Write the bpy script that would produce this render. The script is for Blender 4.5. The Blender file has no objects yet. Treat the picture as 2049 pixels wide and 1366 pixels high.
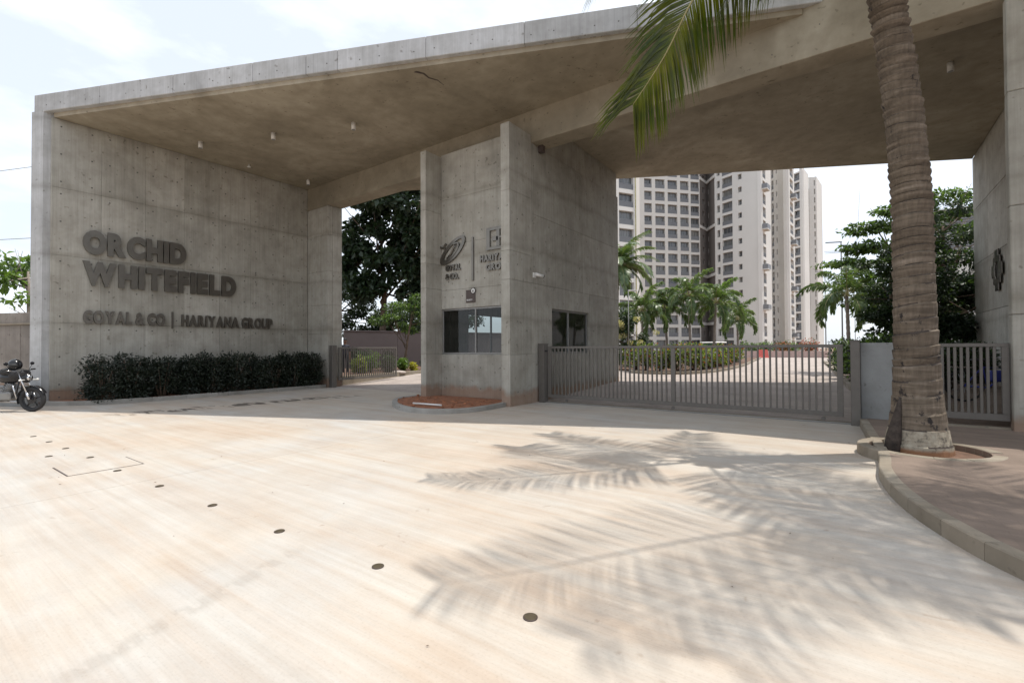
import bpy, bmesh, math, random
import numpy as np
from mathutils import Vector, Matrix
R = math.radians
rnd = random.Random(7)
S = bpy.context.scene
C = S.collection

# ------------------------------------------------------------------ camera, sky, sun, exposure
cam = bpy.data.cameras.new('camera'); camo = bpy.data.objects.new('camera', cam); C.objects.link(camo)
YAW, PIT, ROL = .62364, .014121, -.004842
cy, sy = math.cos(YAW), math.sin(YAW)
r0 = Vector((cy, sy, 0)); f0 = Vector((-sy, cy, 0)); u0 = Vector((0, 0, 1))
f2 = f0*math.cos(PIT)+u0*math.sin(PIT); u2 = -f0*math.sin(PIT)+u0*math.cos(PIT)
r3 = r0*math.cos(ROL)+u2*math.sin(ROL); u3 = -r0*math.sin(ROL)+u2*math.cos(ROL)
m = Matrix((r3, u3, -f2)).transposed().to_4x4(); m.translation = (0, 0, 1.5)
camo.matrix_world = m
cam.sensor_width = 36; cam.lens = 949.98/2049*36; cam.clip_end = 3000; cam.clip_start = .05
S.camera = camo
SUN = Vector((.25, .235, 1)).normalized()          # towards the sun
w = bpy.data.worlds.new("World"); S.world = w; w.use_nodes = True
nt = w.node_tree; nt.nodes.clear()
def N(nt, t, **k):
    n = nt.nodes.new(t)
    for a, b in k.items(): setattr(n, a, b)
    return n
out = N(nt, 'ShaderNodeOutputWorld'); bg = N(nt, 'ShaderNodeBackground')
sky = N(nt, 'ShaderNodeTexSky', sky_type='NISHITA', sun_disc=False)
sky.sun_elevation = math.asin(SUN.z); sky.sun_rotation = math.atan2(SUN.x, SUN.y)
sky.air_density = 1.0; sky.dust_density = 4.0; sky.ozone_density = 1.0; sky.altitude = 900
tc = N(nt, 'ShaderNodeTexCoord'); mp = N(nt, 'ShaderNodeMapping'); mp.inputs['Scale'].default_value = (1.2, 1.2, 3.0)
nz = N(nt, 'ShaderNodeTexNoise'); nz.inputs['Scale'].default_value = 1.7; nz.inputs['Detail'].default_value = 9; nz.inputs['Roughness'].default_value = .55
rp = N(nt, 'ShaderNodeValToRGB'); rp.color_ramp.elements[0].position = .44; rp.color_ramp.elements[1].position = .60
mx = N(nt, 'ShaderNodeMix', data_type='RGBA'); mx.inputs['B'].default_value = (8.1, 8.6, 9.3, 1)
ml = N(nt, 'ShaderNodeMath', operation='MULTIPLY_ADD'); ml.inputs[1].default_value = .34; ml.inputs[2].default_value = .62   # bright hazy day: a thin veil everywhere, clouds on top
L = nt.links.new
L(tc.outputs['Generated'], mp.inputs['Vector']); L(mp.outputs['Vector'], nz.inputs['Vector']); L(nz.outputs['Fac'], rp.inputs['Fac'])
L(rp.outputs['Color'], ml.inputs[0]); L(ml.outputs[0], mx.inputs['Factor']); L(sky.outputs['Color'], mx.inputs['A'])
L(mx.outputs['Result'], bg.inputs['Color']); L(bg.outputs[0], out.inputs['Surface'])
bg.inputs['Strength'].default_value = .125
sl = bpy.data.lights.new('sun', 'SUN'); slo = bpy.data.objects.new('sun', sl); C.objects.link(slo)
sl.energy = 3.35; sl.angle = R(.53); sl.color = (1, .95, .87)
slo.rotation_euler = SUN.to_track_quat('Z', 'Y').to_euler(); slo.location = (10, 10, 40)
vs = S.view_settings; vs.view_transform = 'Standard'; vs.look = 'None'; vs.gamma = 1; vs.exposure = .30; vs.use_curve_mapping = False

# ------------------------------------------------------------------ helpers
def tag(o, label=None, cat=None, group=None, kind=None):
    if label: o['label'] = label
    if cat: o['category'] = cat
    if group: o['group'] = group
    if kind: o['kind'] = kind
    return o
def empty(name, loc=(0, 0, 0), label=None, cat=None, group=None, rz=0):
    o = bpy.data.objects.new(name, None); C.objects.link(o); o.location = loc; o.rotation_euler = (0, 0, rz); o.empty_display_size = .3
    return tag(o, label, cat, group)
class MB:
    """collects polygons in world (or local) coordinates and builds one mesh"""
    def __init__(s): s.v = []; s.f = []; s.m = []; s.sm = []
    def poly(s, pts, mi=0, sm=False):
        b = len(s.v); s.v += [tuple(p) for p in pts]; s.f.append(tuple(range(b, b+len(pts)))); s.m.append(mi); s.sm.append(sm)
    def mesh(s, vs_, fs, mi=0, sm=False):
        b = len(s.v); s.v += [tuple(p) for p in vs_]
        for f in fs: s.f.append(tuple(i+b for i in f)); s.m.append(mi); s.sm.append(sm)
    def box(s, x0, y0, z0, x1, y1, z1, mi=0, c=0.0, M=None):
        if x1 < x0: x0, x1 = x1, x0
        if y1 < y0: y0, y1 = y1, y0
        if z1 < z0: z0, z1 = z1, z0
        if c <= 0:
            V = [(x0,y0,z0),(x1,y0,z0),(x1,y1,z0),(x0,y1,z0),(x0,y0,z1),(x1,y0,z1),(x1,y1,z1),(x0,y1,z1)]
            F = [(3,2,1,0),(4,5,6,7),(0,1,5,4),(1,2,6,5),(2,3,7,6),(3,0,4,7)]
        else:
            bm = bmesh.new(); bmesh.ops.create_cube(bm, size=1)
            for v in bm.verts: v.co = Vector(((x0+x1)/2+v.co.x*(x1-x0), (y0+y1)/2+v.co.y*(y1-y0), (z0+z1)/2+v.co.z*(z1-z0)))
            bmesh.ops.bevel(bm, geom=bm.edges[:], offset=c, segments=1, affect='EDGES')
            bm.verts.index_update(); V = [v.co[:] for v in bm.verts]; F = [[v.index for v in f.verts] for f in bm.faces]; bm.free()
        if M is not None: V = [(M @ Vector(p))[:] for p in V]
        s.mesh(V, F, mi)
    def prism(s, pts, z0, z1, mi=0, mtop=None):
        n = len(pts)
        a = sum(pts[i][0]*pts[(i+1) % n][1]-pts[(i+1) % n][0]*pts[i][1] for i in range(n))
        if a < 0: pts = pts[::-1]
        z0s = z0 if callable(z0) else (lambda x, y: z0); z1s = z1 if callable(z1) else (lambda x, y: z1)
        B = [(p[0], p[1], z0s(*p[:2])) for p in pts]; T = [(p[0], p[1], z1s(*p[:2])) for p in pts]
        s.mesh(B+T, [tuple(range(n-1, -1, -1))], mi); b = len(s.v)-2*n
        s.f.append(tuple(range(b+n, b+2*n))); s.m.append(mi if mtop is None else mtop); s.sm.append(False)
        for i in range(n):
            j = (i+1) % n; s.f.append((b+i, b+j, b+n+j, b+n+i)); s.m.append(mi); s.sm.append(False)
    def tube(s, pts, rad, n=8, mi=0, sm=True, caps=True):
        P = [Vector(p) for p in pts]; rr = rad if isinstance(rad, (list, tuple)) else [rad]*len(P)
        b = len(s.v); up = None
        for i, p in enumerate(P):
            t = (P[min(i+1, len(P)-1)]-P[max(i-1, 0)]).normalized()
            if up is None: up = Vector((0, 0, 1)) if abs(t.z) < .9 else Vector((1, 0, 0))
            a = t.cross(up).normalized(); bb = a.cross(t).normalized(); up = bb
            for k in range(n):
                an = 2*math.pi*k/n; q = p+(a*math.cos(an)+bb*math.sin(an))*rr[i]; s.v.append(q[:])
        for i in range(len(P)-1):
            for k in range(n):
                k2 = (k+1) % n; s.f.append((b+i*n+k, b+(i+1)*n+k, b+(i+1)*n+k2, b+i*n+k2)); s.m.append(mi); s.sm.append(sm)
        if caps:
            s.f.append(tuple(b+k for k in range(n))); s.m.append(mi); s.sm.append(False)
            e = b+(len(P)-1)*n; s.f.append(tuple(e+k for k in range(n-1, -1, -1))); s.m.append(mi); s.sm.append(False)
    def bar(s, p0, p1, w_, h_, mi=0):
        s.tube([p0, p1], max(w_, h_)*.5*1.414, 4, mi, sm=False)
    def ell(s, c, r, n=12, mi=0, rings=8, M=None):
        b = len(s.v); V = []
        for i in range(rings+1):
            th = math.pi*i/rings
            for k in range(n):
                a = 2*math.pi*k/n; V.append(Vector((c[0]+r[0]*math.sin(th)*math.cos(a), c[1]+r[1]*math.sin(th)*math.sin(a), c[2]+r[2]*math.cos(th))))
        if M is not None: V = [M @ p for p in V]
        F = [(i*n+k, (i+1)*n+k, (i+1)*n+(k+1) % n, i*n+(k+1) % n) for i in range(rings) for k in range(n)]
        s.mesh([p[:] for p in V], F, mi, True)
    def tor(s, c, axis, R0, r0_, n=28, k=8, mi=0):
        ax = Vector(axis).normalized(); a = ax.cross(Vector((0, 0, 1)))
        if a.length < .1: a = ax.cross(Vector((1, 0, 0)))
        a.normalize(); b2 = ax.cross(a); V = []
        for i in range(n):
            t = 2*math.pi*i/n; d = a*math.cos(t)+b2*math.sin(t)
            for j in range(k):
                q = 2*math.pi*j/k; V.append((Vector(c)+d*(R0+r0_*math.cos(q))+ax*r0_*math.sin(q))[:])
        s.mesh(V, [(i*k+j, ((i+1) % n)*k+j, ((i+1) % n)*k+(j+1) % k, i*k+(j+1) % k) for i in range(n) for j in range(k)], mi, True)
    def data(s, name, mats):
        me = bpy.data.meshes.new(name); me.from_pydata(s.v, [], s.f)
        for x in (mats if isinstance(mats, (list, tuple)) else [mats]): me.materials.append(x)
        me.polygons.foreach_set('material_index', s.m); me.polygons.foreach_set('use_smooth', s.sm); me.update()
        return me
    def build(s, name, mats, parent=None):
        return link(name, s.data(name, mats), parent)
def link(name, me, parent=None, M=None):
    o = bpy.data.objects.new(name, me); C.objects.link(o)
    if parent is not None:
        o.parent = parent; o.matrix_parent_inverse = pinv(parent)
    if M is not None: o.matrix_world = M
    return o
def pinv(p):
    M = p.matrix_basis.copy(); q = p
    while q.parent is not None: M = q.parent.matrix_basis @ q.matrix_parent_inverse @ M if False else M; q = q.parent
    return wm(p).inverted()
def wm(o):
    if o.parent is None: return o.matrix_basis.copy()
    return wm(o.parent) @ o.matrix_parent_inverse @ o.matrix_basis
def copytree(o, parent=None):
    c = o.copy(); C.objects.link(c)
    if parent is not None: c.parent = parent
    for ch in list(o.children): copytree(ch, c)
    return c

# ------------------------------------------------------------------ materials
def newmat(name):
    m_ = bpy.data.materials.new(name); m_.use_nodes = True; t = m_.node_tree; b = t.nodes['Principled BSDF']; return m_, t, b
def ramp(t, fac, stops):
    r_ = N(t, 'ShaderNodeValToRGB'); e = r_.color_ramp.elements
    while len(e) < len(stops): e.new(.5)
    for i, (p, c_) in enumerate(stops): e[i].position = p; e[i].color = (*c_, 1) if len(c_) == 3 else c_
    t.links.new(fac, r_.inputs['Fac']); return r_.outputs['Color']
def pos(t, scale=(1, 1, 1), obj=False, rot=(0, 0, 0)):
    mp_ = N(t, 'ShaderNodeMapping'); mp_.inputs['Scale'].default_value = scale; mp_.inputs['Rotation'].default_value = rot
    if obj: g_ = N(t, 'ShaderNodeTexCoord'); t.links.new(g_.outputs['Object'], mp_.inputs['Vector'])
    else: g_ = N(t, 'ShaderNodeNewGeometry'); t.links.new(g_.outputs['Position'], mp_.inputs['Vector'])
    return mp_.outputs['Vector']
def noise(t, vec, scale, detail=6, rough=.55, dist=0):
    n = N(t, 'ShaderNodeTexNoise'); n.inputs['Scale'].default_value = scale; n.inputs['Detail'].default_value = detail
    n.inputs['Roughness'].default_value = rough; n.inputs['Distortion'].default_value = dist; t.links.new(vec, n.inputs['Vector']); return n.outputs['Fac']
def mul(t, a, b, f=1.0, mode='MULTIPLY'):
    x = N(t, 'ShaderNodeMix', data_type='RGBA', blend_type=mode); x.inputs['Factor'].default_value = f
    if isinstance(a, tuple): x.inputs['A'].default_value = (*a, 1)
    else: t.links.new(a, x.inputs['A'])
    if isinstance(b, tuple): x.inputs['B'].default_value = (*b, 1)
    else: t.links.new(b, x.inputs['B'])
    return x.outputs['Result']
def mixf(t, fac, a, b):
    x = N(t, 'ShaderNodeMix', data_type='RGBA'); t.links.new(fac, x.inputs['Factor'])
    for k, q in (('A', a), ('B', b)):
        if isinstance(q, tuple): x.inputs[k].default_value = (*q, 1)
        else: t.links.new(q, x.inputs[k])
    return x.outputs['Result']
def bump(t, b, h, st=.3, d=.01):
    n = N(t, 'ShaderNodeBump'); n.inputs['Strength'].default_value = st; n.inputs['Distance'].default_value = d
    t.links.new(h, n.inputs['Height']); t.links.new(n.outputs[0], b.inputs['Normal'])
def plain(name, col, rough=.6, metal=0, var=.12, scale=6, spec=None, st=0):
    m_, t, b = newmat(name); v = pos(t, obj=True); f = noise(t, v, scale, 5)
    lo = tuple(x*(1-var) for x in col); hi = tuple(min(1, x*(1+var)) for x in col)
    t.links.new(ramp(t, f, [(.3, lo), (.7, hi)]), b.inputs['Base Color'])
    b.inputs['Roughness'].default_value = rough; b.inputs['Metallic'].default_value = metal
    if spec is not None: b.inputs['Specular IOR Level'].default_value = spec
    if st: bump(t, b, noise(t, v, scale*6, 4), st, .004)
    return m_
def concrete(name, c1, c2, streak=True, soil=0.0, rough=.8):
    m_, t, b = newmat(name)
    p1 = pos(t); big = noise(t, p1, .45, 8, .62, .6); mid = noise(t, p1, 2.6, 8, .6); fine = noise(t, p1, 38, 4)
    col = ramp(t, big, [(.30, tuple(x*.8 for x in c1)), (.48, c1), (.68, c2)])
    col = mul(t, col, ramp(t, mid, [(.3, (.84, .83, .81)), (.62, (1.06, 1.06, 1.06))]))
    if streak:
        st_ = noise(t, pos(t, (5.5, 5.5, .22)), 1.6, 7, .65)
        col = mul(t, col, ramp(t, st_, [(.32, (.86, .86, .855)), (.56, (1.02, 1.02, 1.02))]))
        g_ = noise(t, pos(t, (30, 30, .8)), 1.2, 3)
        col = mul(t, col, ramp(t, g_, [(.3, (.92, .92, .92)), (.7, (1.05, 1.05, 1.05))]))
    sp = noise(t, p1, 9, 2, .4)
    col = mul(t, col, ramp(t, sp, [(.24, (.62, .6, .57)), (.32, (1, 1, 1))]))
    if streak:                                          # grout stains along the pour lines
        sz_ = N(t, 'ShaderNodeSeparateXYZ'); t.links.new(p1, sz_.inputs[0]); wb = noise(t, pos(t, (1.1, 1.1, 1.1)), 1.0, 5, .6)
        wz = N(t, 'ShaderNodeMath', operation='MULTIPLY_ADD'); t.links.new(wb, wz.inputs[0]); wz.inputs[1].default_value = .34; t.links.new(sz_.outputs['Z'], wz.inputs[2])
        pp = N(t, 'ShaderNodeMath', operation='PINGPONG'); sb = N(t, 'ShaderNodeMath', operation='SUBTRACT'); t.links.new(wz.outputs[0], sb.inputs[0]); sb.inputs[1].default_value = 2.45; t.links.new(sb.outputs[0], pp.inputs[0]); pp.inputs[1].default_value = .955
        col = mul(t, col, ramp(t, pp.outputs[0], [(.0, (.80, .79, .77)), (.09, (.93, .93, .92)), (.2, (1, 1, 1))]))
    oi = N(t, 'ShaderNodeObjectInfo')
    col = mul(t, col, ramp(t, oi.outputs['Random'], [(0, (.88, .88, .87)), (1, (1.06, 1.06, 1.06))]))
    if soil:                                            # red splash of earth low on the wall
        sx = N(t, 'ShaderNodeSeparateXYZ'); t.links.new(p1, sx.inputs[0])
        ad = N(t, 'ShaderNodeMath', operation='MULTIPLY_ADD'); t.links.new(noise(t, p1, 3, 5), ad.inputs[0]); ad.inputs[1].default_value = -.55; t.links.new(sx.outputs['Z'], ad.inputs[2])
        f = ramp(t, ad.outputs[0], [(0.0, (.6,)*3), (soil, (0, 0, 0))])
        col = mixf(t, f, col, (.25, .12, .06))
    t.links.new(col, b.inputs['Base Color']); b.inputs['Roughness'].default_value = rough
    ad2 = N(t, 'ShaderNodeMath', operation='ADD'); t.links.new(fine, ad2.inputs[0]); t.links.new(mid, ad2.inputs[1])
    bump(t, b, ad2.outputs[0], .22, .006); return m_
M = {}
M['conc'] = concrete('board_marked_concrete', (.375, .355, .31), (.46, .445, .40), soil=.16)
M['fascia'] = concrete('pale_concrete', (.43, .43, .43), (.50, .502, .505))
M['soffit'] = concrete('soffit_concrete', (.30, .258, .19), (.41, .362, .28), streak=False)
M['kerb'] = concrete('kerb_concrete', (.255, .215, .165), (.345, .305, .25), streak=False)
M['kerbgrey'] = concrete('grey_kerb_concrete', (.29, .275, .25), (.37, .36, .335), streak=False)
M['grey'] = plain('gate_paint', (.135, .122, .108), .45, .2, .08, 9)
M['hole'] = plain('tie_hole_dark', (.11, .105, .095), .9)
M['letter'] = plain('letter_metal', (.175, .16, .14), .30, .86, .1, 4)
M['soil'] = plain('red_soil', (.27, .11, .055), .95, 0, .45, 7, st=.8)
M['darksoil'] = plain('dark_soil', (.13, .075, .05), .95, 0, .4, 6, st=.8)
M['dark'] = plain('black_rubber', (.02, .02, .021), .7)
M['black'] = plain('black_gloss', (.012, .012, .014), .18, 0, .05)
M['chrome'] = plain('chrome', (.62, .62, .63), .18, 1, .05)
M['white'] = plain('white_plastic', (.72, .71, .68), .4, 0, .05)
M['brown'] = plain('brown_plate', (.07, .05, .042), .5, 0, .1)
M['alu'] = plain('window_frame', (.24, .235, .225), .4, .4, .06)
M['lamp'] = plain('lamp_white', (.62, .6, .56), .5, 0, .06)
M['room'] = plain('room_plaster', (.26, .25, .24), .8)
M['floor'] = plain('room_floor', (.18, .17, .16), .5)

def ground_mat():
    m_, t, b = newmat('broomed_driveway_concrete')
    p1 = pos(t); big = noise(t, p1, .28, 7, .6, .4)
    col = ramp(t, big, [(.30, (.455, .378, .305)), (.48, (.462, .412, .352)), (.68, (.435, .417, .39))])
    s1 = noise(t, pos(t, (.22, 3.4, 1)), 1.0, 9, .72, .3)
    col = mul(t, col, ramp(t, s1, [(.36, (.97, .91, .86)), (.5, (1, .99, .98)), (.62, (1.03, 1.06, 1.08))]))
    s2 = noise(t, pos(t, (.35, 16, 1)), 1.0, 4, .6)
    col = mul(t, col, ramp(t, s2, [(.3, (.94, .93, .92)), (.65, (1.03, 1.03, 1.03))]))
    s3 = noise(t, pos(t, (1.2, 95, 1)), 1.0, 2, .5)
    col = mul(t, col, ramp(t, s3, [(.3, (.97, .97, .97)), (.7, (1.02, 1.02, 1.02))]))
    bl = noise(t, p1, 1.1, 8, .7); col = mul(t, col, ramp(t, bl, [(.3, (.9, .87, .85)), (.6, (1.03, 1.03, 1.03))]))
    gr = noise(t, p1, 55, 4, .7); col = mul(t, col, ramp(t, gr, [(.30, (.88, .87, .86)), (.44, (1, 1, 1)), (.7, (1.03, 1.03, 1.03))]))
    dv = noise(t, p1, 4.2, 3, .5, 1.2); col = mul(t, col, ramp(t, dv, [(.22, (.78, .73, .69)), (.30, (1, 1, 1))]))
    # oily tyre streaks along one lane (x about -13.6) and one mark near the camera
    sx = N(t, 'ShaderNodeSeparateXYZ'); t.links.new(p1, sx.inputs[0])
    def band(x0, wd, y0, y1, slope, vec, thr, dark):
        nonlocal col
        a = N(t, 'ShaderNodeMath', operation='MULTIPLY_ADD'); t.links.new(sx.outputs['Y'], a.inputs[0]); a.inputs[1].default_value = -slope; t.links.new(sx.outputs['X'], a.inputs[2])
        s_ = N(t, 'ShaderNodeMath', operation='SUBTRACT'); t.links.new(a.outputs[0], s_.inputs[0]); s_.inputs[1].default_value = x0
        ab = N(t, 'ShaderNodeMath', operation='ABSOLUTE'); t.links.new(s_.outputs[0], ab.inputs[0])
        fx = N(t, 'ShaderNodeMapRange'); t.links.new(ab.outputs[0], fx.inputs['Value']); fx.inputs['From Min'].default_value = wd; fx.inputs['From Max'].default_value = wd*.35
        yc = (y0+y1)/2; s2_ = N(t, 'ShaderNodeMath', operation='SUBTRACT'); t.links.new(sx.outputs['Y'], s2_.inputs[0]); s2_.inputs[1].default_value = yc
        ab2 = N(t, 'ShaderNodeMath', operation='ABSOLUTE'); t.links.new(s2_.outputs[0], ab2.inputs[0])
        fy = N(t, 'ShaderNodeMapRange'); t.links.new(ab2.outputs[0], fy.inputs['Value']); fy.inputs['From Min'].default_value = (y1-y0)/2; fy.inputs['From Max'].default_value = (y1-y0)/2*.7
        n = noise(t, vec, 1.0, 3, .5)
        fn = N(t, 'ShaderNodeMapRange'); t.links.new(n, fn.inputs['Value']); fn.inputs['From Min'].default_value = thr; fn.inputs['From Max'].default_value = thr+.05
        q = N(t, 'ShaderNodeMath', operation='MULTIPLY'); t.links.new(fx.outputs[0], q.inputs[0]); t.links.new(fy.outputs[0], q.inputs[1])
        q2 = N(t, 'ShaderNodeMath', operation='MULTIPLY'); t.links.new(q.outputs[0], q2.inputs[0]); t.links.new(fn.outputs[0], q2.inputs[1])
        q3 = N(t, 'ShaderNodeMath', operation='MULTIPLY'); t.links.new(q2.outputs[0], q3.inputs[0]); q3.inputs[1].default_value = dark
        col = mixf(t, q3.outputs[0], col, (.085, .07, .055))
    band(-14.3, .55, 3.2, 10.0, .12, pos(t, (1.3, 5.2, 1)), .50, .95)
    band(-2.75, .10, .4, 2.1, -.33, pos(t, (3, 9, 1)), .46, .14)
    t.links.new(col, b.inputs['Base Color']); b.inputs['Roughness'].default_value = .85
    ad = N(t, 'ShaderNodeMath', operation='ADD'); t.links.new(s2, ad.inputs[0]); t.links.new(s3, ad.inputs[1])
    bump(t, b, ad.outputs[0], .35, .004); return m_
M['drive'] = ground_mat()
def paver_mat(name, c1, c2, sc, mortar):
    m_, t, b = newmat(name); br = N(t, 'ShaderNodeTexBrick'); t.links.new(pos(t), br.inputs['Vector'])
    br.inputs['Color1'].default_value = (*c1, 1); br.inputs['Color2'].default_value = (*c2, 1); br.inputs['Mortar'].default_value = (*mortar, 1)
    br.inputs['Scale'].default_value = sc; br.inputs['Mortar Size'].default_value = .012; br.inputs['Bias'].default_value = 0
    col = mul(t, br.outputs['Color'], ramp(t, noise(t, pos(t), .8, 8, .65), [(.28, (.72, .70, .68)), (.66, (1.08, 1.06, 1.05))]))
    col = mul(t, col, ramp(t, noise(t, pos(t, (.5, 3, 1)), 1.6, 6), [(.3, (.86, .86, .86)), (.6, (1.04, 1.04, 1.04))]))
    t.links.new(col, b.inputs['Base Color']); b.inputs['Roughness'].default_value = .85
    bump(t, b, noise(t, pos(t), 30, 4), .3, .004); return m_
M['walk'] = paver_mat('sidewalk_pavers', (.225, .172, .137), (.233, .179, .143), 2.2, (.212, .162, .128))
M['road'] = paver_mat('site_road_pavers', (.40, .345, .31), (.44, .385, .35), 2.5, (.33, .29, .26))
M['earth'] = plain('earth', (.24, .16, .11), .95, 0, .3, .4)
def leafmat(name, c1, c2, tr=.35, trc=None, rough=.45, scale=2.2):
    m_, t, b = newmat(name); v = pos(t); f = noise(t, v, scale, 3, .7)
    oi = N(t, 'ShaderNodeObjectInfo')
    col = ramp(t, f, [(.3, c1), (.7, c2)])
    col = mul(t, col, ramp(t, oi.outputs['Random'], [(0, (.85, .88, .85)), (1, (1.12, 1.1, 1.05))]))
    t.links.new(col, b.inputs['Base Color']); b.inputs['Roughness'].default_value = rough
    tl = N(t, 'ShaderNodeBsdfTranslucent')
    tcx = mul(t, col, trc or (1.5, 1.6, .6)); t.links.new(tcx, tl.inputs['Color'])
    ms = N(t, 'ShaderNodeMixShader'); ms.inputs[0].default_value = tr
    t.links.new(b.outputs[0], ms.inputs[1]); t.links.new(tl.outputs[0], ms.inputs[2]); t.links.new(ms.outputs[0], t.nodes['Material Output'].inputs['Surface']); return m_
M['leaf'] = leafmat('tree_leaf', (.03, .06, .022), (.065, .105, .038), .27)
M['leafdk'] = leafmat('dark_leaf', (.018, .034, .018), (.04, .065, .03), .22)
M['leaflt'] = leafmat('light_leaf', (.10, .17, .045), (.17, .25, .07), .4)
M['leafyel'] = leafmat('yellow_leaf', (.36, .33, .05), (.45, .40, .09), .4)
M['leafred'] = leafmat('red_leaf', (.30, .06, .03), (.42, .16, .06), .35, (1.4, .8, .5))
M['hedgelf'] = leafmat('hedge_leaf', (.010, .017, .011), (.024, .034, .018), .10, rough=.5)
M['ixora'] = leafmat('croton_leaf', (.13, .19, .045), (.28, .30, .07), .35)
M['frond'] = leafmat('palm_leaflet', (.045, .075, .015), (.10, .12, .025), .45, (2.2, 1.9, .35), .3, 1.2)
M['frondy'] = leafmat('palm_leaflet_yellowing', (.032, .060, .014), (.10, .112, .022), .5, (2.0, 1.75, .35), .22, 1.6)
M['palmlf'] = leafmat('foxtail_leaflet', (.075, .125, .055), (.18, .24, .115), .35, rough=.32)
M['bloom'] = leafmat('cream_blossom', (.42, .38, .20), (.55, .5, .3), .3)
M['rachis'] = plain('palm_rachis', (.34, .30, .14), .5)
M['bark'] = plain('tree_bark', (.12, .085, .06), .9, 0, .35, 5, st=.6)
M['barklt'] = plain('pale_bark', (.26, .22, .19), .9, 0, .25, 5, st=.5)
def palmbark():
    m_, t, b = newmat('coconut_bark'); p1 = pos(t)
    sx = N(t, 'ShaderNodeSeparateXYZ'); t.links.new(p1, sx.inputs[0])
    rg = noise(t, pos(t, (1.2, 1.2, 13)), 1.0, 4, .6, .5); fi = noise(t, pos(t, (22, 22, 3)), 1.0, 5, .6); bl = noise(t, p1, 1.6, 6, .65)
    col = ramp(t, rg, [(.28, (.075, .058, .043)), (.5, (.132, .106, .08)), (.70, (.22, .183, .147))])
    col = mul(t, col, ramp(t, fi, [(.3, (.75, .73, .7)), (.65, (1.1, 1.08, 1.05))]))
    col = mul(t, col, ramp(t, bl, [(.3, (.8, .76, .72)), (.7, (1.2, 1.2, 1.2))]))
    pt = noise(t, pos(t, (4.5, 4.5, 3.2)), 1.0, 7, .68)                       # black rot patches
    lo_ = N(t, 'ShaderNodeMapRange'); t.links.new(sx.outputs['Z'], lo_.inputs['Value']); lo_.inputs['From Min'].default_value = 1.7; lo_.inputs['From Max'].default_value = 1.2; lo_.inputs['To Max'].default_value = .055
    pa = N(t, 'ShaderNodeMath', operation='ADD'); t.links.new(pt, pa.inputs[0]); t.links.new(lo_.outputs[0], pa.inputs[1])
    col = mixf(t, ramp(t, pa.outputs[0], [(.615, (0, 0, 0)), (.66, (1, 1, 1))]), col, (.025, .02, .018))
    ww = N(t, 'ShaderNodeMath', operation='MULTIPLY_ADD'); t.links.new(noise(t, p1, 6, 4), ww.inputs[0]); ww.inputs[1].default_value = .06; t.links.new(sx.outputs['Z'], ww.inputs[2])
    f = ramp(t, ww.outputs[0], [(.40, (1, 1, 1)), (.415, (0, 0, 0))])           # old limewash at the foot
    wc = ramp(t, noise(t, p1, 11, 6, .7), [(.34, (.10, .088, .07)), (.47, (.29, .25, .19)), (.7, (.40, .36, .285))])
    col = mixf(t, f, col, wc)
    f2_ = ramp(t, ww.outputs[0], [(.14, (1, 1, 1)), (.18, (0, 0, 0))]); col = mixf(t, f2_, col, (.24, .12, .06))
    t.links.new(col, b.inputs['Base Color']); b.inputs['Roughness'].default_value = .9
    ad = N(t, 'ShaderNodeMath', operation='ADD'); t.links.new(fi, ad.inputs[0]); t.links.new(rg, ad.inputs[1])
    bump(t, b, ad.outputs[0], .7, .012); return m_
M['coco'] = palmbark()
M['scar'] = plain('leaf_scar_bark', (.055, .042, .034), .95, 0, .5, 14, st=.6)
def glassmat(name, tint=(.75, .8, .8), refl=.06):
    m_, t, b = newmat(name); t.nodes.remove(b)
    tr = N(t, 'ShaderNodeBsdfTransparent'); tr.inputs['Color'].default_value = (*tint, 1); gl = N(t, 'ShaderNodeBsdfGlossy'); gl.inputs['Roughness'].default_value = .02
    fr = N(t, 'ShaderNodeFresnel'); fr.inputs['IOR'].default_value = 1.5; nn = noise(t, pos(t), .7, 2); bp = N(t, 'ShaderNodeBump'); bp.inputs['Strength'].default_value = .02
    t.links.new(nn, bp.inputs['Height']); t.links.new(bp.outputs[0], gl.inputs['Normal'])
    ms = N(t, 'ShaderNodeMixShader'); t.links.new(fr.outputs[0], ms.inputs[0]); t.links.new(tr.outputs[0], ms.inputs[1]); t.links.new(gl.outputs[0], ms.inputs[2])
    t.links.new(ms.outputs[0], t.nodes['Material Output'].inputs['Surface']); return m_
M['glass'] = glassmat('window_glass', (.62, .66, .66))
def aptglass():
    m_, t, b = newmat('apartment_pane'); oi = N(t, 'ShaderNodeObjectInfo')
    c_ = ramp(t, oi.outputs['Random'], [(0, (.05, .055, .062)), (.35, (.115, .122, .13)), (.6, (.17, .165, .155)), (.85, (.09, .10, .115)), (1, (.26, .25, .235))])
    c_ = mul(t, c_, ramp(t, noise(t, pos(t, (4, 4, .3)), 1.0, 2), [(.35, (.6, .6, .62)), (.6, (1.25, 1.25, 1.2))]))
    t.links.new(c_, b.inputs['Base Color']); b.inputs['Roughness'].default_value = .12; b.inputs['Specular IOR Level'].default_value = .7; return m_
M['pane'] = aptglass()
M['apt'] = plain('apartment_paint', (.58, .56, .52), .8, 0, .06, .12)
M['apt2'] = plain('apartment_paint_white', (.63, .612, .575), .8, 0, .05, .12)
M['aptdk'] = plain('apartment_paint_taupe', (.17, .15, .135), .8, 0, .06, .2)
M['rail'] = plain('balcony_rail', (.19, .195, .205), .5, .2, .08)
M['mauve'] = plain('boundary_wall_paint', (.15, .122, .115), .85, 0, .12, .6)
M['blockwall'] = concrete('old_boundary_wall', (.24, .21, .185), (.36, .335, .31), soil=.3)
M['plaster'] = concrete('plastered_low_wall', (.235, .238, .235), (.30, .305, .30), streak=False)

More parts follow.
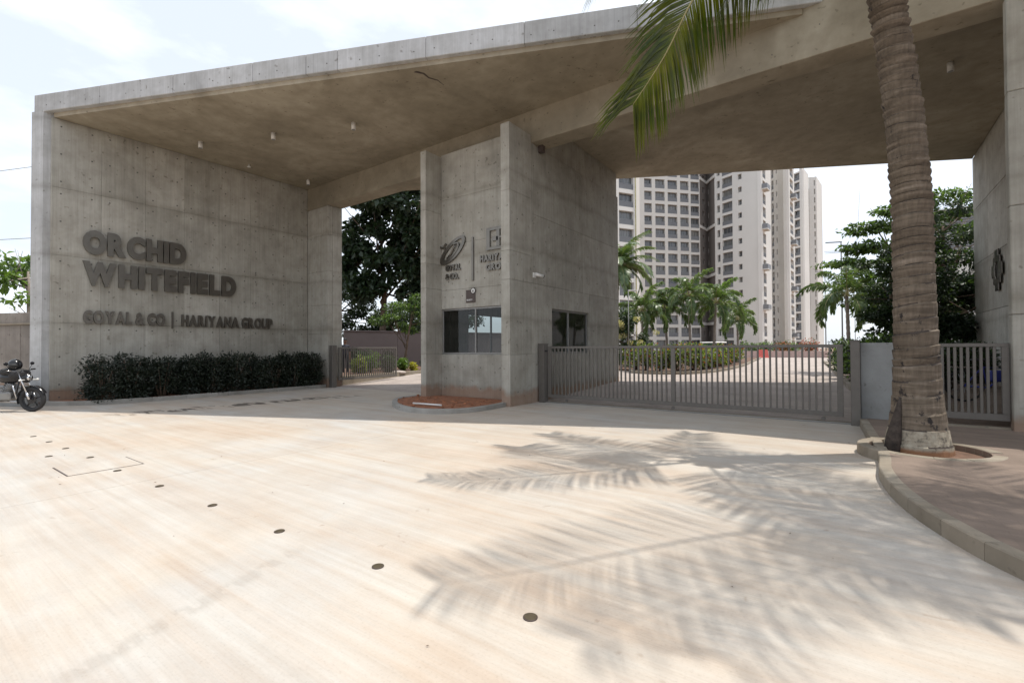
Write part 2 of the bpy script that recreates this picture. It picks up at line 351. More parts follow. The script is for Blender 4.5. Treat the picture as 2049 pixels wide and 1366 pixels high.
# ------------------------------------------------------------------ ground, roads, kerbs
def gz(x, y):   # the site road climbs a little behind the gates
    return .25*max(0, min(1, (y-11.3)/5.0))
b = MB(); b.poly([(-900, -60, -.05), (900, -60, -.05), (900, 900, -.05), (-900, 900, -.05)]); tag(b.build('ground', M['earth']), kind='structure')
drive = MB(); drive.poly([(-45, -14, -.012), (6, -14, -.012), (6, 11.28, -.012), (-45, 11.28, -.012)]); drive = tag(drive.build('driveway', M['earth']), kind='structure')
xs = [-45, -29, -21.5, -14.05, -6.62, 6]; ys = [-14, -3.5, 11.28]
for i in range(len(xs)-1):
    for j in range(len(ys)-1):
        s_ = MB(); s_.box(xs[i]+.007, ys[j]+.007, -.01, xs[i+1]-.007, ys[j+1]-.007, 0, 0, .003); s_.build('slab', M['drive'], drive)
rb = MB(); nx, ny = 12, 24; X = np.linspace(-60, 12, nx); Y = np.concatenate([np.linspace(11.285, 17, 10), np.linspace(18, 75, ny-10)])
rb.mesh([(x, y, gz(x, y)) for y in Y for x in X], [(j*nx+i, j*nx+i+1, (j+1)*nx+i+1, (j+1)*nx+i) for j in range(ny-1) for i in range(nx-1)])
tag(rb.build('road', M['road']), kind='structure')
def kerb(name, pts, w_, z0, z1, step=.6, mat='kerb', side=1, label=None):
    """a row of kerb stones along a polyline; each stone is a part"""
    P = [Vector((*p, 0)) for p in pts]; dense = []
    for a, q in zip(P[:-1], P[1:]):
        n = max(1, round((q-a).length/.08))
        for k in range(n): dense.append(a.lerp(q, k/n))
    dense.append(P[-1]); per = max(2, round(step/.08))
    def nor(i):
        t = (dense[min(i+1, len(dense)-1)]-dense[max(i-1, 0)]).normalized(); return Vector((-t.y, t.x, 0))*side
    root = bpy.data.objects.new(name, None); C.objects.link(root); root['kind'] = 'structure'
    i = 0
    while i < len(dense)-1:
        e = min(i+per, len(dense)-1)
        if len(dense)-1-e < per//2: e = len(dense)-1
        idx = list(range(i, e+1)); b_ = MB(); V = []; c_ = .01; zz = z1 + rnd.uniform(-.003, .003)
        for q in idx:
            p = dense[q].copy(); n = nor(q)
            if q == i: p = p.lerp(dense[q+1], .025)
            if q == e: p = p.lerp(dense[q-1], .025)
            V += [(p.x, p.y, z0), (p.x, p.y, zz-c_), (p.x+n.x*c_, p.y+n.y*c_, zz), (p.x+n.x*(w_-c_), p.y+n.y*(w_-c_), zz), (p.x+n.x*w_, p.y+n.y*w_, zz-c_), (p.x+n.x*w_, p.y+n.y*w_, z0)]
        F = []
        for q in range(len(idx)-1):
            for k in range(5): F.append((q*6+k, q*6+k+1, (q+1)*6+k+1, (q+1)*6+k) if side < 0 else (q*6+k, (q+1)*6+k, (q+1)*6+k+1, q*6+k+1))
        F.append((0, 1, 2, 3, 4, 5)); k = (len(idx)-1)*6; F.append((k+5, k+4, k+3, k+2, k+1, k))
        b_.mesh(V, F); b_.build('kerb_stone', M[mat], root); i = e
    return root
def smooth(pts, n=6):
    P = [Vector((*p, 0)) for p in pts]; o = []
    for i in range(len(P)-1):
        p0 = P[max(i-1, 0)]; p1 = P[i]; p2 = P[i+1]; p3 = P[min(i+2, len(P)-1)]
        for k in range(n):
            t = k/n; q = .5*((2*p1)+(-p0+p2)*t+(2*p0-5*p1+4*p2-p3)*t*t+(-p0+3*p1-3*p2+p3)*t*t*t); o.append((q.x, q.y))
    o.append(pts[-1]); return o
# left planting bed in front of the lettered wall
kl = smooth([(-17.95, 2.98), (-17.25, 3.45), (-16.75, 4.4), (-16.6, 6), (-16.62, 8), (-16.72, 10), (-16.78, 10.85)])
kerb('bed_kerb', kl, .12, -.02, .12, .9, mat='kerbgrey', side=1)
b = MB(); b.prism([(p[0]-.1, p[1]) for p in kl]+[(-18.17, 10.88), (-18.17, 3.0)], -.01, .09); tag(b.build('planting_bed_soil', M['soil']), kind='structure')
# round bed at the cabin
cx, cy_ = -8.9, 9.55
isl = smooth([(-7.28, 9.84), (-7.22, 9.2), (-7.3, 8.4), (-7.75, 7.85), (-8.45, 7.68), (-9.3, 7.95), (-10.1, 8.5), (-10.6, 9.1), (-10.72, 9.7), (-10.5, 10.2)], 8)
kerb('cabin_bed_kerb', isl, .14, -.02, .11, .8, mat='kerbgrey', side=-1)
b = MB(); pts = isl+[(-10.2, 10.48), (-7.44, 10.48)]; n = len(pts); ctr = (-8.8, 9.3)
V = [(ctr[0], ctr[1], .13)]
for k in (.5, .97): V += [(ctr[0]+(p[0]-ctr[0])*k, ctr[1]+(p[1]-ctr[1])*k, (.12 if k < .9 else .085)+rnd.uniform(-.012, .012)) for p in pts]
F = [(0, 1+i, 1+(i+1) % n) for i in range(n)]+[(1+i, 1+n+i, 1+n+(i+1) % n, 1+(i+1) % n) for i in range(n)]
b.mesh(V, F, 0, True); tag(b.build('cabin_bed_soil', M['soil']), kind='structure')
b = MB()
for k in range(60):
    a, q = rnd.uniform(0, 6.28), rnd.uniform(.15, .93); p = rnd.choice(pts); x = ctr[0]+(p[0]-ctr[0])*q; y = ctr[1]+(p[1]-ctr[1])*q; s_ = rnd.uniform(.012, .045)
    b.ell((x, y, .125), (s_, s_*rnd.uniform(.7, 1.3), s_*.7), 6, 0, 4)
tag(b.build('soil_clods', M['soil']), kind='stuff')
# right-hand sidewalk and its kerb with the tree pit
kr = smooth([(.07, 11.2), (.16, 9.5), (.24, 7.7), (.22, 6.76), (.33, 5.8), (.58, 4.95), (.92, 4.3), (1.6, 3.45), (2.6, 2.75), (4.2, 2.2), (7, 1.8)], 8)
kerb('sidewalk_kerb', kr, .125, -.02, .136, .42, side=1)
PC = Vector((.78, 8.42, 0)); PR = .62
b = MB(); zt = .132
outer = [(p[0]+.10, p[1]+(.05 if p[1] < 5 else 0)) for p in kr if not (PC.y-PR-.1 < p[1] < PC.y+PR+.1)]
pit = [(PC.x+PR*math.cos(a), PC.y+PR*math.sin(a)) for a in np.linspace(math.pi, 3*math.pi, 33)]   # round hole
poly_a = [p for p in outer if p[1] > PC.y]; poly_b = [p for p in outer if p[1] < PC.y]
top = [p for p in pit[:17]]; bot = [p for p in pit[16:]]
hx = PC.y
# two halves of the sidewalk above and below the pit centre line
upper = [(12, hx), (12, 11.6), (.2, 11.6)]+poly_a+[(PC.x-PR-.02, hx)]+[(p[0], p[1]) for p in [(PC.x+PR*math.cos(a), PC.y+PR*math.sin(a)) for a in np.linspace(math.pi, 0, 17)]]
lower = [(12, hx), (12, 1.85)]+poly_b[::-1]+[(PC.x-PR-.02, hx)]+[(PC.x+PR*math.cos(a), PC.y+PR*math.sin(a)) for a in np.linspace(math.pi, 2*math.pi, 17)]
for q in (upper, lower):
    b.prism(q, -.02, zt)
tag(b.build('sidewalk', M['walk']), kind='structure')
ring = [(PC.x+(PR+.14)*math.cos(a), PC.y+(PR+.14)*math.sin(a)) for a in np.linspace(.15, 6.13, 60)]
kerb('tree_pit_kerb', ring, .14, -.02, .140, .42, side=1)
b = MB(); b.prism([(PC.x+PR*1.01*math.cos(a), PC.y+PR*1.01*math.sin(a)) for a in np.linspace(0, 6.28, 30)[:-1]], -.015, .06); tag(b.build('tree_pit_soil', M['darksoil']), kind='structure')
# site road kerbs behind the gates
kerb('verge_kerb', smooth([(-16.95, 11.5), (-17.25, 13.5), (-17.65, 16.4), (-18.3, 20), (-19, 25)]), .15, .0, .40, .9, side=1)
kerb('path_kerb', [(.35, 12.0), (-.15, 17), (-.7, 26), (-1.2, 34), (-2, 45)], .15, .1, .40, 1.2, side=-1)
kerb('island_kerb', smooth([(-9.75, 24.2), (-8.9, 22.4), (-7.8, 21.8), (-6.6, 22.2), (-5.85, 23.6), (-5.5, 27), (-5.8, 34), (-6.6, 42), (-8.2, 58)]), .15, .1, .38, 1.2, side=1)
b = MB(); b.prism(smooth([(-17.5, 11.6), (-17.1, 11.6), (-17.38, 13.6), (-17.76, 16.5), (-18.4, 20), (-19.1, 25), (-40, 30), (-40, 14), (-18.6, 11.6)], 3), .05, .36); tag(b.build('verge_soil', M['darksoil']), kind='structure')
b = MB(); b.prism([(-9.6, 24.2), (-8.8, 22.55), (-7.8, 22.0), (-6.7, 22.4), (-6.0, 23.7), (-5.65, 27), (-5.95, 34), (-6.75, 42), (-8.3, 58), (-30, 60), (-30, 30), (-14, 25.5)], .1, .36); tag(b.build('island_soil', M['darksoil']), kind='structure')
b = MB(); b.prism([(.5, 11.65), (.0, 17), (-.55, 26), (-1.05, 34), (-1.85, 45), (14, 45), (14, 11.65)], .1, .34); tag(b.build('path_soil', M['walk']), kind='structure')

rg_ = np.random.default_rng(11); nl_ = 34
P_ = np.stack([rg_.uniform(-10, .1, nl_), rg_.uniform(1.2, 10.5, nl_), np.full(nl_, .006)], 1); D_ = rg_.normal(size=(nl_, 3)); D_[:, 2] = .05
LITTER = (P_, D_, np.tile([0, 0, 1.0], (nl_, 1))+rg_.normal(size=(nl_, 3))*.12, rg_.uniform(.012, .034, nl_), rg_.uniform(.008, .014, nl_))
# flush lights in the drive: eleven discs in a row, and the square cover
Yd = [2.22, 2.13, 2.07, 2.04, 1.99, 1.94, 1.96, 1.92, 1.90, 1.86]
Xd = [-1.48, -2.68, -3.86, -5.03, -6.22, -7.45, -8.69, -9.8, -10.73, -11.64]
ordn = ['nearest the camera', 'second from the camera', 'third from the camera', 'fourth from the camera', 'fifth from the camera', 'sixth, just before the cover plate', 'seventh, beside the cover plate', 'eighth, past the cover plate', 'ninth, second to last', 'last, farthest from the camera']
def disc(x, y, lab):
    e = empty('ground_light', (x, y, 0), lab, 'ground light', 'flush round lights set in the driveway')
    b_ = MB(); b_.tube([(x, y, .001), (x, y, .006)], .041, 24); b_.build('rim', M['brown'], e)
    b_ = MB(); b_.tube([(x, y, .002), (x, y, .0085)], .035, 24); b_.build('lens', M['disc'], e)
M['disc'] = plain('light_cover_bronze', (.10, .08, .05), .4, .3, .2, 20)
for x, y, l_ in zip(Xd, Yd, ordn): disc(x, y, 'round bronze ground light flush in the driveway, '+l_)
disc(-9.27, 1.64, 'round bronze ground light flush in the driveway, standing off the row on its near side')
cv = empty('cover_plate', (-7.97, 1.88, 0), 'square concrete cover plate with a thin dark edge in the driveway', 'cover plate')
b = MB(); b.box(-8.31, 1.52, -.005, -7.63, 2.25, .006, 0, .003); b.build('plate', M['drive'], cv)
b = MB()
for q in ((-8.325, 1.505, -8.311, 2.265), (-7.629, 1.505, -7.615, 2.265), (-8.311, 1.505, -7.629, 1.519), (-8.311, 2.251, -7.629, 2.265)): b.box(q[0], q[1], -.004, q[2], q[3], .003)
b.build('frame', M['brown'], cv)

# ------------------------------------------------------------------ entrance canopy
XL, YB, ZS, XR = -18.18, 10.91, 8.05, 3.46
FS = .4385
def fy(x): return 3.11+FS*(x+18.18)            # front edge of the roof
def ry(x): return 22.92+.514*(x-3.52)          # rear edge
can = empty('entrance_canopy', (-8, 11, 0), 'raw concrete gateway with tall lettered wall and slanting flat roof over the drive', 'gateway')
ZT = 8.66
# fascia panels along the slanting front edge
fr = MB(); xa, xb = -18.6, -.4
core = [(xa, fy(xa)+.06), (xb, fy(xb)+.06), (3.9, YB+.1), (3.9, 23.15), (xa, ry(xa)+.25)]
fr.prism(core, 8.20, ZT-.02)
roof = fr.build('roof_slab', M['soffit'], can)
d = Vector((1, FS, 0)).normalized(); nrm = Vector((d.y, -d.x, 0)); Lf = (xb-xa)/d.x
joints = [0, 2.3, 4.7, 7.1, 8.6, 9.45, 11.7, 14.0, 16.4, Lf]
for a, q in zip(joints[:-1], joints[1:]):
    Mx = Matrix.Translation((xa, fy(xa), 0)) @ Matrix.Rotation(math.atan2(d.y, d.x), 4, 'Z')
    b = MB(); pr = rnd.uniform(-.002, .002); b.box(a+.003, pr, 8.17, q-.003, .30, ZT, 0, .012, Mx); b.build('fascia_panel', M['fascia'], roof)
hb = MB()
def hole_on(mb, p, n_, r_=.02):
    p = Vector(p); n_ = Vector(n_).normalized(); mb.tube([p-n_*.004, p+n_*.003], r_, 8)
a = .45
while a < Lf-.2:
    for dz in (8.34, ):
        p = Vector((xa, fy(xa), dz))+d*a; hole_on(hb, p, nrm, .016)
        p = Vector((xa, fy(xa), dz+.02))+d*(a+.5); hole_on(hb, p, nrm, .016)
    a += 1.37
tag(hb.build('tie_hole', M['hole'], roof), kind='stuff')
# soffit lining of the front bay and of the rear bay
sof = MB(); off = .15
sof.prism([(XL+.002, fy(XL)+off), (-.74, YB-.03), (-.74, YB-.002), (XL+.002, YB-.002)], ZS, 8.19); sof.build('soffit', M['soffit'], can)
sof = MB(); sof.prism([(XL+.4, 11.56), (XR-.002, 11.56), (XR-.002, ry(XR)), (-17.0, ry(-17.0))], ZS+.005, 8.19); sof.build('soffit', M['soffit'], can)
b = MB()      # weathered crack at the fascia joint
crk = [(-8.35, 7.72), (-8.24, 7.9), (-8.27, 8.1), (-8.17, 8.3), (-8.2, 8.55)]
for (p, q), wd in zip(zip(crk[:-1], crk[1:]), (.05, .03, .03, .012)):
    b.poly([(p[0]-wd, p[1], ZS-.003), (q[0]-wd*.7, q[1], ZS-.003), (q[0]+wd*.7, q[1], ZS-.003), (p[0]+wd, p[1], ZS-.003)])
b.build('crack', M['brown'], can)
# the beam
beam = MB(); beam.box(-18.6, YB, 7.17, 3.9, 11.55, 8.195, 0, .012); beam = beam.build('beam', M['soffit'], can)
b = MB()
for k in range(26):
    x0 = XL+.5+k*.82; hole_on(b, (x0, YB, 7.45+(k % 2)*.3), (0, -1, 0), .012)
tag(b.build('tie_hole', M['hole'], beam), kind='stuff')
b = MB(); b.box(-7.12, 11.2, 6.98, -6.98, 11.34, 7.168); b.build('junction_box', M['brown'], can)
# lettered wall: core, end pier, lining panels
def wallcore(): 
    w_ = MB(); w_.prism([(-18.68, fy(-18.6)-.03), (-18.285, fy(-18.285)+.0), (-18.285, 11.3), (-18.68, 11.3)], -.05, 8.195); return w_
wl = wallcore().build('side_wall', M['fascia'], can)
vj = [3.22, 4.31, 5.40, 6.48, 7.57, 8.63, 9.68, 10.905]; hj = [-.02, .36, 2.28, 4.19, 6.10, 8.045]
hb = MB()
for i in range(len(vj)-1):
    for j in range(len(hj)-1):
        b = MB(); pr = rnd.uniform(-.0015, .0015)
        b.box(-18.283, vj[i]+.0015, hj[j]+.0015, XL+pr, vj[i+1]-.0015, hj[j+1]-.0015, 0, .004); b.build('panel', M['conc'], wl)
        for fyq in (.18, .80):
            for zq in ([.18, .96, 1.74] if j else [.2]):
                if hj[j]+zq > 8: continue
                hole_on(hb, (XL+pr, vj[i]+fyq*(vj[i+1]-vj[i]), hj[j]+zq), (1, 0, 0), .022)
tag(hb.build('tie_hole', M['hole'], wl), kind='stuff')
# pier where the lettered wall meets the left opening
pr_ = MB(); pr_.box(XL-.1, YB+.03, -.05, -16.78, 11.5, 7.168); pier = pr_.build('pier', M['conc'], can)
hz = [-.02, 2.11, 3.24, 4.58, 6.02, 7.165]
for a, q in zip(hz[:-1], hz[1:]):
    b = MB(); b.box(XL+.004, YB-.001, a+.003, -16.755, YB+.2, q-.003, 0, .007); b.build('panel', M['conc'], pier)
    b = MB(); b.box(-16.95, YB+.205, a+.003, -16.752, 11.54, q-.003, 0, .007); b.build('panel', M['conc'], pier)
# right-hand wall, its front pier and the emblem
wr = MB(); wr.box(XR+.07, YB+.45, -.05, 3.9, 23.0, 8.195); wr = wr.build('side_wall', M['conc'], can)
yj = [11.2, 13.6, 16.0, 18.4, 20.8, 22.9]; hj2 = [.0, 2.6, 4.3, 6.2, 8.05]
for i in range(len(yj)-1):
    for j in range(len(hj2)-1):
        b = MB(); b.box(XR+rnd.uniform(-.002, .002), yj[i]+.004, hj2[j]+.004, XR+.068, yj[i+1]-.004, hj2[j+1]-.004, 0, .007); b.build('panel', M['conc'], wr)
pr2 = MB(); pr2.box(2.10, YB+.03, -.05, 3.9, 11.19, 7.168); pr2.box(3.903, YB+.004, -.05, 4.7, YB+.4, 8.66); pr2 = pr2.build('pier', M['conc'], can)
for a, q in zip([.0, 2.0, 3.75, 5.6], [2.0, 3.75, 5.6, 7.165]):
    b = MB(); b.box(2.07, YB-.04, a+.003, 2.97, YB+.17, q-.003, 0, .012); b.build('panel', M['conc'], pr2)
em = empty('wall_emblem', (XR, 19.4, 3.7), 'dark four petalled metal emblem on the inner face of the right-hand wall', 'emblem')
for k, (dy, dz, sz) in enumerate(((0, .42, .3), (0, -.42, .3), (.42, 0, .3), (-.42, 0, .3), (.28, .28, .2), (-.28, .28, .2), (.28, -.28, .2), (-.28, -.28, .2))):
    b = MB(); b.box(XR-.07, 19.4+dy-sz*.62, 3.7+dz-sz*.62, XR-.03, 19.4+dy+sz*.62, 3.7+dz+sz*.62, 0, .06 if False else .015); b.build('petal', M['letter'], em)
b = MB(); b.box(XR-.03, 19.2, 3.5, XR-.001, 19.6, 3.9); b.build('mount', M['letter'], em)

# spotlights on the soffit, sprinkler
for k, ((x, y), lab) in enumerate(zip(((-16.64, 6.36), (-14.2, 7.4), (-11.7, 8.44), (-17.05, 10.25), (1.9, 14.8)),
        ('over the lettered wall, leftmost of the front row', 'middle one of the front row', 'right end of the front row, toward the cabin', 'in the back corner above the pier', 'under the right bay near the right wall'))):
    e = empty('downlight', (x, y, ZS), 'white cylinder downlight on the concrete ceiling '+lab, 'downlight', 'surface downlights under the roof')
    b = MB(); b.tube([(x, y, ZS+.02), (x, y, ZS-.2)], .062, 18); b.build('housing', M['lamp'], e)
    b = MB(); b.tube([(x, y, ZS-.2), (x, y, ZS-.206)], .05, 18); b.build('lens', M['alu'], e)
e = empty('sprinkler', (-17.3, 8.15, ZS), 'tiny metal sprinkler head on the ceiling beside the lettered wall', 'sprinkler')
b = MB(); b.tube([(-17.3, 8.15, ZS+.01), (-17.3, 8.15, ZS-.09)], .02, 10); b.build('stem', M['white'], e)
b = MB(); b.tube([(-17.3, 8.15, ZS-.09), (-17.3, 8.15, ZS-.1)], .06, 12); b.build('deflector', M['white'], e)

# ------------------------------------------------------------------ raised lettering
def glyph(ch, bold):
    cu = bpy.data.curves.new('glyph', 'FONT'); cu.body = ch; cu.size = 1; cu.extrude = .5; cu.offset = bold; cu.resolution_u = 4
    o = bpy.data.objects.new('glyph', cu); C.objects.link(o); bpy.context.view_layer.update()
    me = bpy.data.meshes.new_from_object(o.evaluated_get(bpy.context.evaluated_depsgraph_get())); bpy.data.objects.remove(o); bpy.data.curves.remove(cu)
    return me
def lettering(text, org, dx, nrm_, cap, width, depth, mat, parent, bold=.028, gap=.09, space=.32, name='letter'):
    dx = Vector(dx).normalized(); nz_ = Vector(nrm_).normalized(); up = Vector((0, 0, 1))
    G_ = []; x = 0
    for ch in text:
        if ch == ' ': x += space; continue
        me = glyph(ch, bold); co = np.empty(len(me.vertices)*3); me.vertices.foreach_get('co', co); co = co.reshape(-1, 3)
        x0, x1 = co[:, 0].min(), co[:, 0].max(); G_.append((me, co, x-x0)); x += x1-x0+gap
    tot = x-gap; ys = np.concatenate([c_[1][:, 1] for c_ in G_]); H = ys.max()-ys.min(); y0_ = ys.min(); sx_ = width/tot; sz_ = cap/H
    org = Vector(org)
    for me, co, ox in G_:
        q = np.empty_like(co); lx = (co[:, 0]+ox)*sx_; ly = (co[:, 1]-y0_)*sz_; lz = (co[:, 2]+.5)*depth
        for a in range(3): q[:, a] = org[a]+dx[a]*lx+up[a]*ly+nz_[a]*lz
        me.vertices.foreach_set('co', q.ravel()); me.update(); me.materials.clear(); me.materials.append(M[mat]); me.name = name
        link(name, me, parent)
sg = empty('wall_sign', (XL, 5.9, 3.3), 'large raised metal letters ORCHID WHITEFIELD on the concrete wall', 'sign')
lettering('ORCHID', (XL+.05, 3.88, 4.30), (0, 1, 0), (1, 0, 0), .72, 2.62, .07, 'letter', sg, .066, .045)
lettering('WHITEFIELD', (XL+.05, 3.88, 3.38), (0, 1, 0), (1, 0, 0), .72, 4.2, .07, 'letter', sg, .062, .085)
sg2 = empty('wall_sign', (XL, 6.6, 2.25), 'smaller raised letters GOYAL & CO | HARIYANA GROUP low on the concrete wall', 'sign')
lettering('GOYAL & CO', (XL+.04, 3.90, 2.27), (0, 1, 0), (1, 0, 0), .40, 2.02, .05, 'letter', sg2, .05, .06, .24)
b = MB(); b.box(XL+.03, 6.11, 2.20, XL+.07, 6.155, 2.74); b.build('divider', M['letter'], sg2)
lettering('HARIYANA GROUP', (XL+.04, 6.38, 2.27), (0, 1, 0), (1, 0, 0), .40, 3.04, .05, 'letter', sg2, .05, .06, .24)

# ------------------------------------------------------------------ guard cabin
cab = empty('guard_cabin', (-8.8, 13, 0), 'grey concrete guard cabin under the beam with wide dark window', 'guard cabin')
CT = 7.36; XA, XB = -10.42, -7.15; FY = 9.85; RY = 10.5; BK = 16.8
def panels(part, boxes, mat='conc', c_=.006):
    for q in boxes:
        b_ = MB(); b_.box(*q, 0, c_); b_.build('panel', M[mat], part)
zj = [-.03, 1.33, 3.28, 4.03, 5.6, CT]
# fins left and right
finl = MB(); finl.box(XA+.03, FY+.2, -.03, -10.23, YB-.03, CT-.02); finl = finl.build('wall', M['conc'], cab)
panels(finl, [(XA, FY, a+.002, -10.2, YB-.031, q-.002) for a, q in zip(zj[:-1], zj[1:])])
# right-hand wall with its sliding window opening
W0, W1, WZ0, WZ1 = 11.95, 14.36, 1.33, 2.65
boxes = []
for a, q in zip(zj[:-1], zj[1:]):
    boxes.append((-7.43, FY, a+.002, XB, YB-.031, q-.002))
boxes += [(-7.43, YB-.027, -.03, XB, W0, WZ0-.002), (-7.43, YB-.027, WZ0+.002, XB, W0, 3.278), (-7.43, YB-.027, 3.282, XB, 13.9, 5.2), (-7.43, YB-.027, 5.204, XB, 13.9, 7.165),
          (-7.43, W0+.004, -.03, XB, W1, WZ0-.002), (-7.43, W1+.004, -.03, XB, BK, WZ0-.002), (-7.43, W1+.004, WZ0+.002, XB, BK, 3.278), (-7.43, W0+.004, WZ1, XB, W1, 3.278),
          (-7.43, 13.904, 3.282, XB, BK, 5.2), (-7.43, 13.904, 5.204, XB, BK, 7.165), (-7.46, 11.56, 7.17, XB-.03, BK-.05, ZS)]
wr_ = MB(); wr_.box(-7.40, 14.5, .0, -7.2, 14.6, 1.0); wr_ = wr_.build('wall', M['conc'], cab)
panels(wr_, boxes)
hb = MB()
for k in range(9):
    for zq in (.35, 2.2, 3.7, 4.9, 6.5):
        if k % 2 and zq < 3: continue
        hole_on(hb, (XB, FY+.35+k*.8, zq+.05*(k % 3)), (1, 0, 0), .018)
tag(hb.build('tie_hole', M['hole'], wr_), kind='stuff')
# front wall set back between the fins
FW = [(-10.2, -7.43)]
fw = MB(); fw.box(-10.198, RY+.002, -.03, -7.432, RY+.2, 1.328); fw = fw.build('wall', M['conc'], cab)
panels(fw, [(-10.199, RY-.02, -.02, -7.431, RY+.0015, 1.31), (-10.199, RY, 2.69, -7.431, RY+.2, 3.25), (-10.199, RY, 3.254, -7.431, RY+.2, 4.62), (-10.199, RY, 4.624, -7.431, RY+.2, 6.0), (-10.199, RY, 6.004, -7.431, RY+.2, CT+.04)])
hb = MB()
for x in (-10.0, -9.3, -8.6, -7.9):
    for zq in (.35, .95, 3.05, 3.5, 4.9, 5.4, 6.3, 6.9): hole_on(hb, (x+.1*((zq*10) % 3-1), RY if zq > 2 else RY-.02, zq), (0, -1, 0), .018)
tag(hb.build('tie_hole', M['hole'], fw), kind='stuff')
# left wall (window on the exit lane), back wall, floor, ceiling
lw = MB()
for q in ((-10.42, YB-.027, -.03, -10.2, BK, 1.30), (-10.42, YB-.027, 2.66, -10.2, BK, 7.165), (-10.42, YB-.027, 1.304, -10.2, 11.75, 2.656), (-10.42, 14.4, 1.304, -10.2, BK, 2.656)): lw.box(*q)
lw.build('wall', M['conc'], cab)
b = MB(); b.box(-10.198, BK-.2, -.03, -7.432, BK-.002, 7.16); b.build('wall', M['conc'], cab)
b = MB(); b.box(-10.195, RY+.21, .2, -7.435, BK-.21, .3); b.build('floor', M['floor'], cab)
b = MB(); b.box(-10.195, RY+.21, 2.9, -7.435, BK-.21, 3.0); b.build('ceiling', M['room'], cab)
def window(parent, x0, y0, x1, y1, z0, z1, mull, th=.05, nrm_=(0, -1, 0)):
    """frame, mullion(s) and panes between two plan points"""
    P0 = Vector((x0, y0, 0)); P1 = Vector((x1, y1, 0)); dd = (P1-P0); Ln = dd.length; an = math.atan2(dd.y, dd.x)
    Mx = Matrix.Translation(P0) @ Matrix.Rotation(an, 4, 'Z')
    b_ = MB(); b_.box(0, -th/2, z0, Ln, th/2, z0+th, 0, .004, Mx); b_.box(0, -th/2, z1-th, Ln, th/2, z1, 0, .004, Mx)
    b_.box(0, -th/2, z0+th, th, th/2, z1-th, 0, .004, Mx); b_.box(Ln-th, -th/2, z0+th, Ln, th/2, z1-th, 0, .004, Mx)
    wn = b_.build('window', M['alu'], parent); ed = [0]+[mm*Ln for mm in mull]+[Ln]
    for mm in mull:
        b_ = MB(); b_.box(mm*Ln-th/2, -th/2-.004, z0+th, mm*Ln+th/2, th/2+.004, z1-th, 0, .004, Mx); b_.build('mullion', M['alu'], wn)
    for a_, q_ in zip(ed[:-1], ed[1:]):
        b_ = MB(); pts_ = [Mx @ Vector(p) for p in ((a_+th*.5, 0, z0+th*.8), (q_-th*.5, 0, z0+th*.8), (q_-th*.5, 0, z1-th*.8), (a_+th*.5, 0, z1-th*.8))]; b_.poly(pts_); b_.build('pane', M['glass'], wn)
    return wn
window(cab, -10.195, RY+.06, -7.435, RY+.06, 1.332, 2.686, [.478])
window(cab, XB-.10, W0+.005, XB-.10, W1-.005, 1.332, 2.648, [.46])
window(cab, -10.31, 11.755, -10.31, 14.395, 1.306, 2.654, [.5])
b = MB(); b.box(-10.15, 11.0, .3, -7.5, 11.5, 1.15, 0, .01); b.build('counter', M['room'], cab)
b = MB(); b.box(-8.6, 11.7, .3, -8.1, 12.2, .75, 0, .03); b.box(-8.6, 12.15, .75, -8.1, 12.22, 1.45, 0, .03); b.build('chair', M['dark'], cab)
# tiny things left on the counter
for k, (x, h_, mt, lab) in enumerate(((-9.75, .16, 'brown', 'small dark bottle on the counter behind the left pane'), (-9.3, .14, 'leafred', 'small red flask on the counter behind the left pane'), (-8.0, .2, 'dark', 'dark bag on the counter behind the right pane'))):
    b = MB()
    if mt == 'dark': b.box(x-.22, 11.05, 1.152, x+.2, 11.35, 1.4, 0, .06)
    else: b.tube([(x, 11.1, 1.151), (x, 11.1, 1.151+h_*.7), (x, 11.1, 1.151+h_)], [.045, .045, .018], 10)
    tag(b.build('bottle' if mt != 'dark' else 'bag', M[mt]), lab, 'bottle' if mt != 'dark' else 'bag')

# emblem signs on the front wall of the cabin
YS = RY
s1 = empty('cabin_sign', (-9.7, YS, 4.0), 'raised oval swirl emblem above the letters GOYAL & CO. on the cabin', 'sign')
def ellring(mb, cxz, a0, b0, a1, b1, rot, y0, y1, off=(0, 0), n=40, arc=(0, 2*math.pi)):
    V = []; full = abs(arc[1]-arc[0]-2*math.pi) < 1e-6
    cr, sr = math.cos(rot), math.sin(rot)
    for k in range(n+(0 if full else 1)):
        t = arc[0]+(arc[1]-arc[0])*k/n
        for (aa, bb, oo) in ((a0, b0, (0, 0)), (a1, b1, off)):
            u = aa*math.cos(t)+oo[0]; v = bb*math.sin(t)+oo[1]; x = cxz[0]+u*cr-v*sr; z = cxz[1]+u*sr+v*cr
            V += [(x, y0, z), (x, y1, z)]
    q = len(V)//4; F = []
    for k in range(q if full else q-1):
        a_ = k*4; c_ = ((k+1) % q)*4
        F += [(a_, c_, c_+2, a_+2), (a_, a_+1, c_+1, c_), (a_+2, c_+2, c_+3, a_+3)]
    mb.mesh(V, F)
cxz = (-9.70, 4.42)
b = MB(); ellring(b, cxz, .60, .24, .46, .135, R(36), YS-.06, YS-.01, (.03, .01)); b.build('oval', M['letter'], s1)
b = MB(); ellring(b, (cxz[0]-.03, cxz[1]-.02), .36, .16, .31, .115, R(36), YS-.075, YS-.02, arc=(-2.6, 1.0)); b.build('swirl', M['letter'], s1)
b = MB(); b.tube([(cxz[0]-.22, YS-.06, cxz[1]-.22), (cxz[0]-.05, YS-.06, cxz[1]-.1), (cxz[0]+.05, YS-.06, cxz[1]+.06), (cxz[0]+.16, YS-.06, cxz[1]+.16)], [.02, .03, .03, .015], 6); b.build('swirl', M['letter'], s1)
